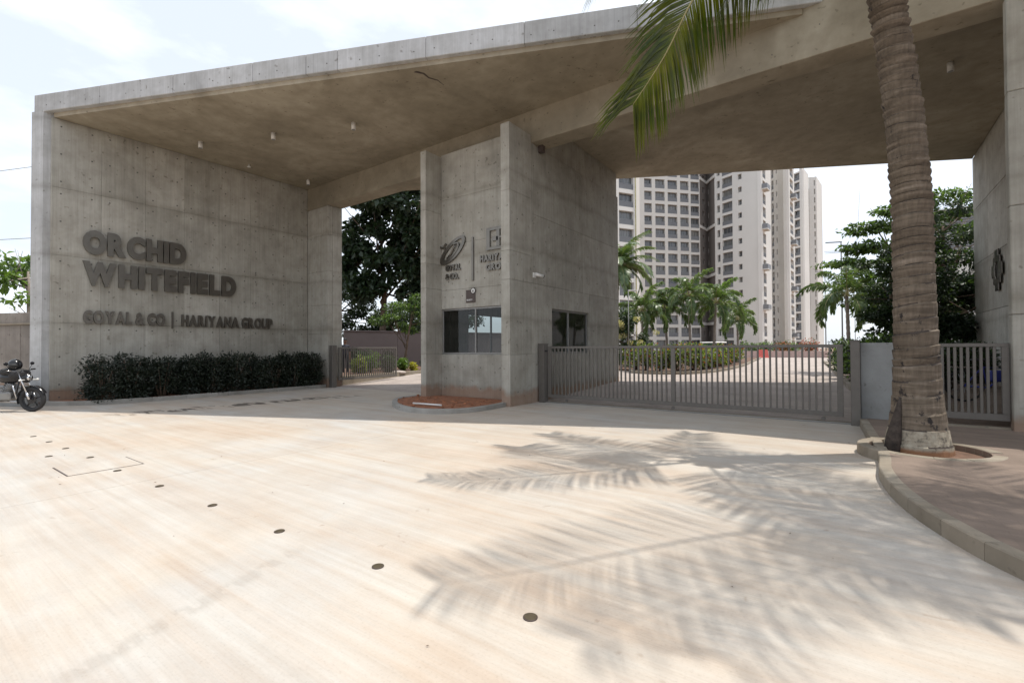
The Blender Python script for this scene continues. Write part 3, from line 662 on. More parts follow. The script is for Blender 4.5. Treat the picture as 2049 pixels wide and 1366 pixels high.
b = MB(); b.box(-.12, -.02, -.03, .12, .02, .03, 0, .005, Matrix.Translation((cxz[0]-.42, YS-.04, cxz[1]+.13)) @ Matrix.Rotation(R(20), 4, 'Y')); b.box(-.07, -.02, -.03, .07, .02, .03, 0, .005, Matrix.Translation((cxz[0]-.31, YS-.04, cxz[1]+.19)) @ Matrix.Rotation(R(-50), 4, 'Y')); b.build('leaf_mark', M['letter'], s1)
lettering('GOYAL', (-9.98, YS-.02, 3.82), (1, 0, 0), (0, -1, 0), .185, .60, .04, 'letter', s1, .055, .05)
lettering('& CO.', (-9.98, YS-.02, 3.56), (1, 0, 0), (0, -1, 0), .185, .52, .04, 'letter', s1, .055, .05, .15)
b = MB(); b.box(-8.955, YS-.05, 3.46, -8.89, YS-.01, 4.72, 0, .006); tag(b.build('sign_divider', M['letter']), 'slim vertical metal bar between the two emblems on the cabin', 'bar')
s2 = empty('cabin_sign', (-8.0, YS, 4.0), 'raised square emblem above the letters HARIYANA GROUP, half hidden by the fin', 'sign')
q0 = -8.40
b = MB()
for q in ((0, 0, .09, .62), (.53, 0, .62, .62), (.09, 0, .53, .08), (.09, .54, .53, .62), (.15, .24, .30, .36), (.255, .08, .34, .54), (.34, .30, .48, .36), (.38, .14, .47, .22)):
    b.box(q0+q[0]*1.4, YS-.055, 4.26+q[1], q0+q[2]*1.4, YS-.01, 4.26+q[3], 0, .003)
b.build('square_mark', M['letter'], s2)
lettering('HARIYANA', (-8.63, YS-.02, 3.95), (1, 0, 0), (0, -1, 0), .19, 1.16, .04, 'letter', s2, .055, .05)
lettering('GROUP', (-8.42, YS-.02, 3.69), (1, 0, 0), (0, -1, 0), .19, .84, .04, 'letter', s2, .055, .05)
s3 = empty('security_plaque', (-9.0, YS, 3.0), 'brown square plaque with a white round badge above the cabin window', 'plaque')
b = MB(); b.box(-9.19, YS-.03, 2.83, -8.84, YS-.003, 3.20, 0, .01); b.build('plate', M['brown'], s3)
b = MB(); b.tube([(-8.90, YS-.031, 3.165), (-8.90, YS-.042, 3.165)], .088, 24); b.build('badge_rim', M['dark'], s3)
b = MB(); b.tube([(-8.90, YS-.042, 3.165), (-8.90, YS-.046, 3.165)], .07, 24); b.build('badge', M['white'], s3)
b = MB(); b.tube([(-8.90, YS-.047, 3.135), (-8.90, YS-.047, 3.16), (-8.90, YS-.047, 3.172)], [.032, .028, .008], 8); b.ell((-8.90, YS-.047, 3.19), (.017, .008, .018), 8, 0, 6); b.build('badge_figure', M['alu'], s3)
lettering('SECURITY', (-9.155, YS-.031, 2.885), (1, 0, 0), (0, -1, 0), .045, .22, .004, 'white', s3, .02, .1)
# security camera on the right-hand cabin wall
e = empty('security_camera', (XB, 11.03, 3.5), 'white bullet security camera on the cabin side wall', 'camera')
b = MB(); b.box(XB, 10.92, 3.44, XB+.03, 11.06, 3.58, 0, .008); b.build('bracket', M['white'], e)
b = MB(); b.tube([(XB+.03, 10.99, 3.50), (XB+.09, 11.02, 3.50)], .018, 8); b.build('arm', M['white'], e)
b = MB(); b.tube([(XB+.08, 10.95, 3.53), (XB+.16, 11.20, 3.49)], .045, 14); b.build('body', M['white'], e)
b = MB(); b.tube([(XB+.16, 11.20, 3.49), (XB+.168, 11.225, 3.486)], .040, 14); b.build('lens', M['black'], e)
# things lying in the bed
e = MB(); e.tube([(-8.95, 8.2, .14), (-8.05, 8.28, .14)], .022, 8); tag(e.build('pipe', M['white']), 'short white plastic pipe lying on the red soil by the cabin', 'pipe')

# ------------------------------------------------------------------ gates
def fence_run(root, P0, P1, z0, z1, bars, bw=.035, rt=.06, rb_=.09, end=.10, split=None):
    P0 = Vector((*P0, 0)); P1 = Vector((*P1, 0)); dd = P1-P0; Ln = dd.length
    Mx = Matrix.Translation(P0) @ Matrix.Rotation(math.atan2(dd.y, dd.x), 4, 'Z')
    b_ = MB(); b_.box(0, -.03, z1-rt, Ln, .03, z1, 0, .004, Mx); b_.build('top_rail', M['grey'], root)
    b_ = MB(); b_.box(0, -.03, z0, Ln, .03, z0+rb_, 0, .004, Mx); b_.build('bottom_rail', M['grey'], root)
    st = [0, Ln-end] + ([split-end/2] if split else [])
    for x in st:
        b_ = MB(); b_.box(x, -.029, z0+rb_+.001, x+end, .029, z1-rt-.001, 0, .004, Mx); b_.build('stile', M['grey'], root)
    me = MB(); me.box(-bw/2, -.02, z0+rb_+.001, bw/2, .02, z1-rt-.001, 0, .003); me = me.data('bar', M['grey'])
    segs = [(end, Ln-end)] if not split else [(end, split-end/2), (split+end/2, Ln-end)]
    for (a_, q_), nb in zip(segs, bars):
        for k in range(nb):
            x = a_+(q_-a_)*(k+1)/(nb+1); o = bpy.data.objects.new('bar', me); C.objects.link(o); o.parent = root; o.matrix_parent_inverse = wm(root).inverted(); o.matrix_basis = Mx @ Matrix.Translation((x, 0, 0))
gate = empty('sliding_gate', (-3.5, 11.25, 0), 'long taupe steel barred sliding gate across the entry lane', 'gate')
fence_run(gate, (-6.86, 11.25), (-.17, 11.25), .14, 1.545, [28, 26], split=3.42)
for x in (-6.3, -3.45, -.5):
    b = MB(); b.tube([(x, 11.24, .082), (x, 11.26, .082)], .04, 14); b.build('wheel', M['grey'], gate)
b = MB(); b.box(-6.95, 11.285, -.01, .1, 11.42, .03); tag(b.build('gate_sill', M['kerb']), kind='structure')
b = MB(); b.box(-7.0, 11.22, .0005, .06, 11.282, .022, 0, .004); tag(b.build('gate_track', M['alu']), 'low steel track on the ground beneath the sliding gate', 'gate track')
def post(x, y, w_, d_, h_, lab, extra=True):
    e_ = empty('gate_post', (x, y, 0), lab, 'gate post', 'steel gate posts')
    b_ = MB(); b_.box(x-w_/2, y-d_/2, 0, x+w_/2, y+d_/2, h_, 0, .006); b_.build('post', M['grey'], e_)
    b_ = MB(); b_.box(x-w_/2-.012, y-d_/2-.012, h_, x+w_/2+.012, y+d_/2+.012, h_+.02, 0, .004); b_.build('cap', M['grey'], e_)
    if extra:
        for dy in (-.05, .05):
            b_ = MB(); b_.tube([(x+w_/2*(1 if x < -3 else -1), y+dy, h_-.18), (x+(w_/2+.06)*(1 if x < -3 else -1), y+dy, h_-.18)], .02, 8); b_.build('guide_roller', M['dark'], e_)
post(-7.0, 11.22, .17, .22, 1.60, 'taupe steel post of the sliding gate against the cabin wall')
post(.02, 11.20, .15, .24, 1.60, 'taupe steel latch post of the sliding gate beside the low wall')
post(-16.58, 11.02, .2, .2, 1.62, 'dark steel hinge post of the open swing gate by the pier', False)
sw = empty('swing_gate', (-16.5, 11.2, 0), 'short taupe barred swing gate standing open on the exit lane', 'gate')
fence_run(sw, (-16.48, 11.2), (-16.75, 14.35), .27, 1.57, [27], bw=.028, end=.06)
b = MB(); b.box(.1, 11.3, .0, .98, 11.62, 1.57, 0, .012); tag(b.build('low_wall', M['plaster']), 'low plastered grey wall block behind the palm, next to the latch post', 'low wall')
wg = empty('wicket_gate', (1.5, 11.0, .13), 'taupe barred pedestrian gate between the palm and the right pier', 'gate')
fence_run(wg, (.99, 11.02), (2.055, 11.02), .27, 1.545, [10], bw=.04, end=.09, rb_=.11)
b = MB(); b.box(.99, 10.98, .10, 2.06, 11.12, .165); tag(b.build('wicket_sill', M['kerb']), kind='structure')

# ------------------------------------------------------------------ foliage helpers (numpy)
def leaf_mesh(name, Pn, Dn, Nn, Ln, Wn, mats, mi=None, fold=.25):
    """n folded leaves: base P, direction D, normal N, length L, width W (two quads halves -> 4 tris)"""
    n = len(Pn); D = Dn/np.linalg.norm(Dn, axis=1, keepdims=True); Sd = np.cross(D, Nn); Sd /= np.linalg.norm(Sd, axis=1, keepdims=True)+1e-9; Nn = np.cross(Sd, D)
    L_ = Ln[:, None]; W_ = Wn[:, None]
    v0 = Pn; v1 = Pn+D*L_*.45+Sd*W_*.5+Nn*W_*fold; v2 = Pn+D*L_-Nn*L_*.12; v3 = Pn+D*L_*.45-Sd*W_*.5+Nn*W_*fold
    V = np.stack([v0, v1, v2, v3], 1).reshape(-1, 3)
    me = bpy.data.meshes.new(name); me.vertices.add(4*n); me.vertices.foreach_set('co', V.ravel())
    i = np.arange(n)*4; F = np.stack([i, i+1, i+2, i, i+2, i+3], 1).ravel()
    me.loops.add(6*n); me.loops.foreach_set('vertex_index', F); me.polygons.add(2*n)
    me.polygons.foreach_set('loop_start', np.arange(2*n)*3)
    if mi is not None: me.polygons.foreach_set('material_index', np.repeat(mi, 2))
    for q in (mats if isinstance(mats, (list, tuple)) else [mats]): me.materials.append(q)
    me.update(calc_edges=True); return me
def clump_leaves(rg, clumps, n, size, asp=.5, shell=.55, droop=.3, up=.5):
    """scatter n leaves in ellipsoid clumps [(centre, radii)]"""
    cw = np.array([c[1][0]*c[1][1]+c[1][2]*c[1][0] for c in clumps]); cw = cw/cw.sum(); k = rg.choice(len(clumps), n, p=cw)
    cc = np.array([c[0] for c in clumps])[k]; rr = np.array([c[1] for c in clumps])[k]
    u = rg.normal(size=(n, 3)); u /= np.linalg.norm(u, axis=1, keepdims=True); rad = shell+(1-shell)*rg.random((n, 1))**.6
    rad *= 1+.22*rg.normal(size=(n, 1))*.5
    P = cc+u*rr*rad; D = u+rg.normal(size=(n, 3))*.6; D[:, 2] -= droop; Nn = np.array([0, 0, 1.0])*up+u*.5+rg.normal(size=(n, 3))*.45
    Ls = size*(.65+.7*rg.random(n)); return P, D, Nn, Ls, Ls*asp
def tree(name, label, base, h, tr, clumps, n, size, leaf, bark='bark', cat='tree', group=None, seed=1, asp=.5, lean=(0, 0), limbs=True, shell=.5, sub=5, mis=None, fork=.45, cf=1.0):
    rg = np.random.default_rng(seed); rq = random.Random(seed)
    e_ = empty(name, base, label, cat, group)
    B = Vector(base); T = B+Vector((lean[0], lean[1], h*.72)); b_ = MB()
    mid = B.lerp(T, .5)+Vector((rq.uniform(-.1, .1)*h*.2, rq.uniform(-.1, .1)*h*.2, 0))
    b_.tube([B-Vector((0, 0, .1)), B.lerp(mid, .5), mid, mid.lerp(T, .6), T], [tr*1.25, tr, tr*.82, tr*.6, tr*.3], 9)
    for c_, r_ in (clumps if limbs else []):
        a_ = B.lerp(T, rq.uniform(fork, .95)); cv_ = Vector(c_); q = a_.lerp(cv_, .5)+Vector((0, 0, -.08*(cv_-a_).length))
        b_.tube([a_, q, cv_], [tr*.4, tr*.28, tr*.1], 6)
        for k in range(2): b_.tube([q, cv_+Vector((rq.uniform(-1, 1)*r_[0], rq.uniform(-1, 1)*r_[1], rq.uniform(-.3, .9)*r_[2]))], [tr*.2, tr*.05], 5)
    b_.build('trunk', M[bark], e_)
    # break every clump into smaller ones so that the crown has gaps
    cl2 = []
    for c_, r_ in clumps:
        for k in range(sub):
            u = Vector((rq.gauss(0, 1), rq.gauss(0, 1), rq.gauss(0, 1))).normalized()*rq.uniform(.35, .95); f_ = rq.uniform(.32, .55)*cf
            cl2.append(((c_[0]+u.x*r_[0], c_[1]+u.y*r_[1], c_[2]+u.z*r_[2]), (r_[0]*f_, r_[1]*f_, r_[2]*f_*.8)))
    P, D, Nn, Ls, Ws = clump_leaves(rg, cl2, n, size, asp, shell)
    lm = leaf if isinstance(leaf, list) else [leaf]; mi = None
    if len(lm) > 1: mi = rg.choice(len(lm), n, p=mis)
    link('crown', leaf_mesh('crown', P, D, Nn, Ls, Ws, [M[q] for q in lm], mi), e_)
    return e_
def shrub(name, label, base, rad, h, n, size, leaf, cat='shrub', group=None, seed=1, asp=.45, stems=6, mis=None, z0=.15):
    rg = np.random.default_rng(seed); rq = random.Random(seed); e_ = empty(name, base, label, cat, group); B = Vector(base); b_ = MB(); cl = []
    for k in range(stems):
        a_ = rq.uniform(0, 6.28); q = Vector((math.cos(a_)*rad[0]*rq.uniform(.2, .75), math.sin(a_)*rad[1]*rq.uniform(.2, .75), h*rq.uniform(.55, .92)))
        b_.tube([B+Vector((q.x*.2, q.y*.2, -.03)), B+q*.55, B+q], [.018*h+.004, .013*h, .006*h], 5)
        cl.append(((B.x+q.x, B.y+q.y, B.z+q.z*.95), (rad[0]*.45, rad[1]*.45, h*.17)))
        cl.append(((B.x+q.x*.95, B.y+q.y*.95, B.z+h*rq.uniform(z0+.1, .55)), (rad[0]*.5, rad[1]*.5, h*.2)))
    b_.build('stem', M['bark'], e_)
    P, D, Nn, Ls, Ws = clump_leaves(rg, cl, n, size, asp, .35, .1, .6); P[:, 2] = np.maximum(P[:, 2], B.z+.01)
    lm = leaf if isinstance(leaf, list) else [leaf]; mi = rg.choice(len(lm), n, p=mis) if len(lm) > 1 else None
    link('foliage', leaf_mesh('foliage', P, D, Nn, Ls, Ws, [M[q] for q in lm], mi), e_); return e_

tag(link('leaf_litter', leaf_mesh('leaf_litter', *LITTER, M['bark'])), kind='stuff')
# hedge along the lettered wall: separate bushes standing shoulder to shoulder
nh = 10
for k in range(nh):
    y = 4.15+k*.70; h_ = 1.26+.03*math.sin(k*1.7)
    pos_txt = ['first at the front end', 'second from the front end', 'third from the front end', 'fourth from the front', 'fifth from the front', 'sixth from the front', 'seventh from the front', 'eighth from the front', 'second to last, toward the pier', 'last one, beside the pier'][k]
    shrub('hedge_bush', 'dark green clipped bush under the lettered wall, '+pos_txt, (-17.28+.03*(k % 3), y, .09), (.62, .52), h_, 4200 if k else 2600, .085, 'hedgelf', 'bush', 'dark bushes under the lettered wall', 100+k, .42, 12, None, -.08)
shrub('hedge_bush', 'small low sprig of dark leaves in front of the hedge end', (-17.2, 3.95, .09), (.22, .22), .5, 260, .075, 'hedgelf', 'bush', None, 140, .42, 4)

# ------------------------------------------------------------------ palms
def frond(pts, nleaf, lmax, wd, mat, parent, seed=0, droop=.5, start=.14, r0_=.022, spread=1.0, tipfac=.45, hint=None, plume=0.0):
    """pinnate leaf: rachis through pts, leaflets on both sides, each a drooping three-segment strip"""
    rq = random.Random(seed); P = [Vector(p) for p in pts]; dn = []
    for i in range(len(P)-1):
        p0 = P[max(i-1, 0)]; p1 = P[i]; p2 = P[i+1]; p3 = P[min(i+2, len(P)-1)]
        for k in range(8):
            t = k/8; dn.append(.5*((2*p1)+(-p0+p2)*t+(2*p0-5*p1+4*p2-p3)*t*t+(-p0+3*p1-3*p2+p3)*t**3))
    dn.append(P[-1]); n = len(dn); V = []; F = []
    for i in range(nleaf):
        for sd in (-1, 1):
            t = start+(1-start)*(i+rq.uniform(0, .6))/nleaf; q = t*(n-1); a = min(int(q), n-2); p = dn[a].lerp(dn[a+1], q-a); tg = (dn[a+1]-dn[a]).normalized()
            sidev = tg.cross(Vector(hint) if hint else Vector((0, 0, 1)))
            if sidev.length < .15: sidev = tg.cross(Vector((.6, .8, 0)))
            sidev.normalize(); upv = sidev.cross(tg).normalized()
            if plume: sidev = Matrix.Rotation(rq.gauss(0, plume), 3, tg) @ sidev; upv = sidev.cross(tg).normalized()
            prof = math.sin(math.pi*min(1, .18+.82*t)**.9)**.6 if t < .8 else tipfac+(1-t)*2.2*(1-tipfac)*.9
            prof = max(prof, .25); ln = lmax*prof*rq.uniform(.85, 1.1)
            fw_ = .35+.75*t; dir_ = (sidev*sd*spread+tg*fw_+upv*.18+Vector((rq.uniform(-.08, .08), rq.uniform(-.08, .08), rq.uniform(-.08, .08)))).normalized()
            nn = (upv+sidev*sd*-.3).normalized(); wv = dir_.cross(nn).normalized()*wd*.5*rq.uniform(.8, 1.15)
            b0 = len(V); dr = droop*rq.uniform(.7, 1.3)
            for s_, ww_ in ((0, .45), (.3, 1), (.68, .8), (1, .06)):
                c_ = p+dir_*ln*s_+Vector((0, 0, -1))*ln*dr*s_**1.8
                c_ = p+(c_-p)*(1 if (c_-p).length < 1e-6 else min(1, ln*s_/max((c_-p).length, 1e-6)))
                V += [(c_-wv*ww_)[:], (c_+wv*ww_)[:]]
            F += [(b0, b0+1, b0+3, b0+2), (b0+2, b0+3, b0+5, b0+4), (b0+4, b0+5, b0+7, b0+6)]
    mb = MB(); mb.mesh(V, F, 0, True); fo = mb.build('frond', M[mat], parent)
    mb = MB(); mb.tube(dn[::2]+([dn[-1]] if (n-1) % 2 else []), [r0_*(1-.85*i/(len(dn[::2])-1+((n-1) % 2))) for i in range(len(dn[::2])+((n-1) % 2))], 6); mb.build('rachis', M['rachis'], fo)
    return fo
def arch(c_, az, el, ln, sag, k=6):
    """points of a frond that leaves c_ at elevation el and bends down by sag"""
    o = [Vector(c_)]; a = el; p = Vector(c_)
    for i in range(k):
        p = p+Vector((math.cos(az)*math.cos(a), math.sin(az)*math.cos(a), math.sin(a)))*ln/k; o.append(p.copy()); a -= sag/k*(.6+.8*i/k)
    return o
# the big coconut palm on the sidewalk
palm = empty('coconut_palm', (.72, 8.55, .05), 'coconut palm with thick ringed brown trunk growing in a round pit on the sidewalk', 'palm')
axis = [((.70, 8.55, .0), .385), ((.70, 8.55, .12), .37), ((.70, 8.55, .40), .315), ((.70, 8.56, .8), .272), ((.69, 8.57, 1.5), .243), ((.685, 8.58, 2.4), .228), ((.68, 8.59, 3.5), .216), ((.62, 8.58, 4.6), .212), ((.53, 8.56, 5.6), .203), ((.42, 8.5, 6.5), .194), ((.33, 8.42, 7.3), .185), ((.30, 8.38, 7.7), .18)]
def axat(z):
    for (p, r_), (q, s_) in zip(axis[:-1], axis[1:]):
        if z <= q[2]:
            t = (z-p[2])/(q[2]-p[2]); return Vector(p).lerp(Vector(q), t), r_+(s_-r_)*t
    return Vector(axis[-1][0]), axis[-1][1]
V = []; F = []; ns = 64; z = 0.0; rows = 0; rq = random.Random(5)
ringsz = []; zz = .0
while zz < 7.6:
    hgt = rq.uniform(.12, .24) if zz < 1 else (rq.uniform(.09, .21) if zz < 3.5 else rq.uniform(.075, .15)); ringsz.append((zz, min(hgt, 7.65-zz))); zz += hgt
ph = rq.random()*6
for z0_, hg in ringsz:
    amp = (.005 if z0_ < 1 else .010 if z0_ < 2.6 else .024)*rq.uniform(.4, 1.4); tilt = .035; ph += rq.uniform(.0, .28)
    for s_, k_ in ((.0, -.6), (.25, .0), (.86, 1.0), (.97, -.9)):
        for k in range(ns):
            a_ = 2*math.pi*k/ns; zq = z0_+hg*s_+tilt*math.sin(a_+ph)*(1 if z0_ > .3 else 0); c_, r_ = axat(max(0, min(7.69, zq)))
            rr = r_+amp*k_+.012*math.sin(3*a_+z0_*.7)*(1-min(1, z0_/3))+rq.uniform(-.004, .004)
            V.append((c_.x+rr*math.cos(a_), c_.y+rr*math.sin(a_), zq))
        rows += 1
b = MB(); b.v = V
for j in range(rows-1):
    scar = j % 4 in (2, 3); a1, a2 = rq.uniform(0, 6.28), rq.uniform(0, 6.28); sw_ = [math.sin(2*math.pi*k/ns+a1)+.6*math.sin(6*math.pi*k/ns+a2)+rq.uniform(-.25, .25) for k in range(ns)]; lo = rq.uniform(-.9, .4) if j > 60 else rq.uniform(.0, .9)
    for k in range(ns):
        b.f.append((j*ns+k, j*ns+(k+1) % ns, (j+1)*ns+(k+1) % ns, (j+1)*ns+k)); b.m.append(1 if scar and sw_[k] > lo else 0); b.sm.append(False)
b.build('trunk', [M['coco'], M['scar']], palm)
b = MB()      # torn bark flap and root flare on the drive side of the foot
b.tube([(.40, 8.27, .02), (.43, 8.28, .3), (.48, 8.33, .62), (.51, 8.36, .8)], [.10, .085, .04, .015], 7); b.build('bark_flap', M['scar'], palm)
CR = Vector((.30, 8.38, 7.65))
frond([CR, (-.45, 7.95, 8.0), (-1.2, 7.45, 7.5), (-1.82, 7.2, 6.68), (-2.28, 7.2, 5.95), (-2.80, 7.22, 5.36)], 150, 1.36, .032, 'frondy', palm, 1, .60, .10, .030, 1.0, .6, (-.45, .80, .45))
frond([CR, (-.35, 7.5, 8.0), (-1.15, 6.5, 7.6), (-1.85, 5.75, 6.9), (-2.5, 5.35, 6.1)], 84, 1.0, .034, 'frond', palm, 2, .5, .16, .032, .85)
frond([CR, (-.3, 7.7, 8.2), (-.70, 7.6, 7.5), (-1.08, 7.35, 7.0), (-1.35, 7.2, 6.55)], 96, 1.1, .032, 'frond', palm, 12, .75, .16, .03, .85)
for k, (az, el, ln, sag) in enumerate(((R(-48), .7, 4.0, 1.5), (R(-12), .7, 3.9, 1.1), (R(35), 1.0, 3.8, .9), (R(90), 1.05, 3.8, .8), (R(150), 1.1, 3.6, .8))):
    frond(arch(CR, az, el, ln, sag), 66, .95, .034, 'frond', palm, 20+k, .5, .16, .03, .9)
b = MB()
for k in range(9):
    a_ = k*.7+.3; b.ell((CR.x+.3*math.cos(a_), CR.y+.3*math.sin(a_), 7.35+.09*(k % 3)), (.1, .1, .13), 10, 0, 7)
b.build('coconuts', M['leaflt'], palm)
# a second coconut palm and a shade tree stand outside the picture, right of the sidewalk: they throw its shade
def coco(name, label, base, h, seed, ln=3.6, nf=13, cat='palm', group=None, mat='frond', el0=.9, lr=.16, nl=50, wd=.05, lm=.85, plume=0, sag=1.0):
    rq_ = random.Random(seed); e_ = empty(name, base, label, cat, group); B = Vector(base); T = B+Vector((rq_.uniform(-.3, .3), rq_.uniform(-.3, .3), h)); b_ = MB()
    zs = [i/26 for i in range(27)]; b_.tube([B.lerp(T, t)-Vector((0, 0, .05 if t == 0 else 0)) for t in zs], [lr*(1.3-.35*min(1, t*4)-.2*t)+(.012 if i % 2 else 0) for i, t in enumerate(zs)], 14); b_.build('trunk', M['coco' if lr > .12 else 'barklt'], e_)
    for k in range(nf):
        az = k*2.399+rq_.uniform(-.2, .2); lev = (k+.5)/nf
        frond(arch(T, az, el0*(1.25-1.5*lev), ln*rq_.uniform(.85, 1.05), (1.0+.9*lev)*sag), nl, lm, wd, mat, e_, seed*50+k, .5, .16, .025, .9, .45, None, plume)
    return e_
p2 = coco('coconut_palm', 'coconut palm standing past the right edge beside the sidewalk', (4.0, 7.8, .12), 10.4, 61, 3.0, 8, nl=44, wd=.034)
T2 = Vector((4.0, 7.82, 10.5))
frond([T2, (2.95, 7.47, 10.8), (1.8, 6.61, 10.1), (.95, 5.5, 9.4), (.4, 4.75, 8.75), (-.15, 4.1, 8.1)], 74, 1.25, .036, 'frond', p2, 71, .3, .1, .036, 1.1)
frond([T2, (3.6, 7.57, 10.8), (2.8, 6.87, 10.4), (2.13, 5.92, 9.5), (1.53, 4.37, 8.2)], 70, 1.15, .036, 'frond', p2, 72, .35, .12, .034, 1.0)
frond([T2, (3.2, 7.07, 10.9), (2.4, 6.27, 10.5), (1.6, 5.17, 9.8), (1.1, 4.3, 9.0)], 70, 1.1, .034, 'frond', p2, 73, .4, .12, .034, 1.0)
tree('shade_tree', 'broad leafy tree standing past the right edge of the sidewalk', (6.2, 8.6, .12), 9, .2, [((4.6, 7.9, 8.2), (1.7, 1.7, .9)), ((5.8, 9.6, 8.8), (1.8, 1.8, 1.0)), ((5.2, 6.2, 7.6), (1.6, 1.6, .9)), ((6.8, 7.6, 8.6), (1.8, 1.8, 1.1)), ((4.3, 4.9, 7.4), (1.3, 1.4, .8))], 4500, .22, 'leaf', seed=62)

# ------------------------------------------------------------------ motorcycle, helmet, low wall at left
mb_ = empty('motorcycle', (-16.9, 2.22, 0), 'black motorcycle with chrome fork parked at the left edge in front of the low wall', 'motorcycle', rz=math.atan2(.62, .78))
Mm = wm(mb_)
def mpart(fn, name, mats, parent=None):
    b_ = MB(); fn(b_); b_.v = [(Mm @ Vector(p))[:] for p in b_.v]; return b_.build(name, M[mats] if isinstance(mats, str) else mats, parent or mb_)
def wheel(x, steer=0):
    def tr_(p): return p
    w_ = mpart(lambda q: q.tor((x, 0, .305), (0, 1, 0), .26, .048, 32, 10), 'wheel', 'dark')
    mpart(lambda q: q.tor((x, 0, .305), (0, 1, 0), .212, .016, 28, 6), 'rim', 'black', w_)
    def sp(q):
        for k in range(5):
            a_ = k*2*math.pi/5+.3; q.tube([(x+.03*math.cos(a_), 0, .305+.03*math.sin(a_)), (x+.21*math.cos(a_), 0, .305+.21*math.sin(a_))], [.022, .014], 6)
        q.tube([(x, -.05, .305), (x, .05, .305)], .045, 14)
        q.tube([(x, -.035, .305), (x, -.03, .305)], .11, 20)
    mpart(sp, 'spokes', 'black', w_); return w_
wheel(.62); wheel(-.66)
def frk(q):
    for s_ in (-.085, .085): q.tube([(.62, s_, .305), (.55, s_, .48)], .027, 10); q.tube([(.55, s_, .48), (.36, s_, .95)], .019, 10)
mpart(frk, 'fork', 'chrome')
def fend(q):
    n = 12; V = []
    for i in range(n+1):
        a_ = R(200)-R(175)*i/n
        for y_ in (-.06, -.03, .03, .06): V.append((.62+(.345-.02*(abs(y_) > .05))*math.cos(a_), y_, .305+(.345-.02*(abs(y_) > .05))*math.sin(a_)))
    q.mesh(V, [(i*4+j, (i+1)*4+j, (i+1)*4+j+1, i*4+j+1) for i in range(n) for j in range(3)], 0, True)
mpart(fend, 'fender', 'black')
mpart(lambda q: (q.ell((.47, 0, .83), (.11, .10, .12)), q.box(.38, -.13, .86, .50, .13, 1.02, 0, .05)), 'headlight', 'black')
mpart(lambda q: q.ell((.55, 0, .83), (.04, .075, .08)), 'headlight_glass', 'chrome')
mpart(lambda q: (q.ell((.08, 0, .84), (.30, .15, .15)), q.box(-.15, -.12, .74, .3, .12, .86, 0, .06)), 'tank', 'black')
mpart(lambda q: (q.box(-.78, -.13, .76, -.1, .13, .86, 0, .045), q.box(-.95, -.1, .72, -.6, .1, .82, 0, .04)), 'seat', 'dark')
def eng(q):
    q.box(-.2, -.14, .28, .2, .14, .5, 0, .04); q.tube([(.02, 0, .45), (.13, 0, .70)], .09, 12); [q.tube([(.03+.022*k, 0, .48+.045*k), (.034+.022*k, 0, .49+.045*k)], .125, 14) for k in range(5)]
mpart(eng, 'engine', 'alu')
def frm(q):
    for s_ in (-.06, .06): q.tube([(.36, s_*.5, .9), (.3, s_, .5), (.12, s_, .27), (-.3, s_, .3), (-.45, s_, .72)], .017, 8); q.tube([(-.66, s_*1.6, .305), (-.22, s_*1.6, .34)], .018, 8)
    q.tube([(.36, 0, .9), (-.45, 0, .74)], .02, 8)
mpart(frm, 'frame', 'black')
mpart(lambda q: q.tube([(.15, .1, .45), (.28, .12, .3), (.1, .16, .22), (-.3, .17, .25), (-.85, .18, .36)], [.02, .022, .022, .035, .045], 10), 'exhaust', 'chrome')
mpart(lambda q: (q.tube([(.30, .36, 1.03), (.33, .2, 1.0), (.35, 0, .97), (.33, -.2, 1.0), (.30, -.36, 1.03)], .012, 8)), 'handlebar', 'chrome')
for s_ in (-1, 1):
    mpart(lambda q: q.tube([(.31, s_*.3, 1.03), (.285, s_*.42, 1.035)], .019, 8), 'grip', 'dark')
    mpart(lambda q: q.tube([(.52, s_*.1, .78), (.53, s_*.2, .78)], .012, 6) or q.ell((.53, s_*.22, .78), (.03, .035, .028)), 'indicator', 'white')
    mpart(lambda q: (q.tube([(.32, s_*.22, 1.01), (.30, s_*.32, 1.15)], .007, 6), q.ell((.30, s_*.33, 1.18), (.015, .06, .04))), 'mirror', 'black')
mpart(lambda q: q.tube([(.36, -.06, .42), (.42, -.19, .34), (.37, -.22, .62), (.3, -.15, .70)], .016, 8), 'crash_guard', 'chrome')
he = empty('helmet', (Mm @ Vector((.22, 0, 1.16)))[:], 'shiny black full-face helmet resting on the motorcycle handlebar', 'helmet')
hc = Mm @ Vector((.22, -.02, 1.15))
b = MB(); b.ell(hc, (.145, .135, .145), 20, 0, 14); b.build('shell', M['black'], he)
b = MB(); b.ell(hc+Vector((.075, -.035, -.01)), (.09, .095, .055), 16, 0, 10); b.build('visor', M['dark'], he)
b = MB(); b.ell((Mm @ Vector((.12, .0, .98)))[:], (.2, .24, .1), 14, 0, 8); b.ell((Mm @ Vector((.3, 0, .92)))[:], (.12, .2, .14), 12, 0, 8); tag(b.build('jacket', M['dark']), 'dark jacket bundled over the motorcycle tank below the helmet', 'jacket')
b = MB(); b.box(-2.9, 0, 0, .02, .22, .50, 0, .01, Matrix.Translation((-17.86, 2.72, 0)) @ Matrix.Rotation(R(24), 4, 'Z')); b.box(-2.9, -.03, .505, .04, .25, .545, 0, .008, Matrix.Translation((-17.86, 2.72, 0)) @ Matrix.Rotation(R(24), 4, 'Z'))
tag(b.build('low_wall', M['plaster']), 'knee-high grey planter wall at the end of the lettered wall, behind the motorcycle', 'low wall')

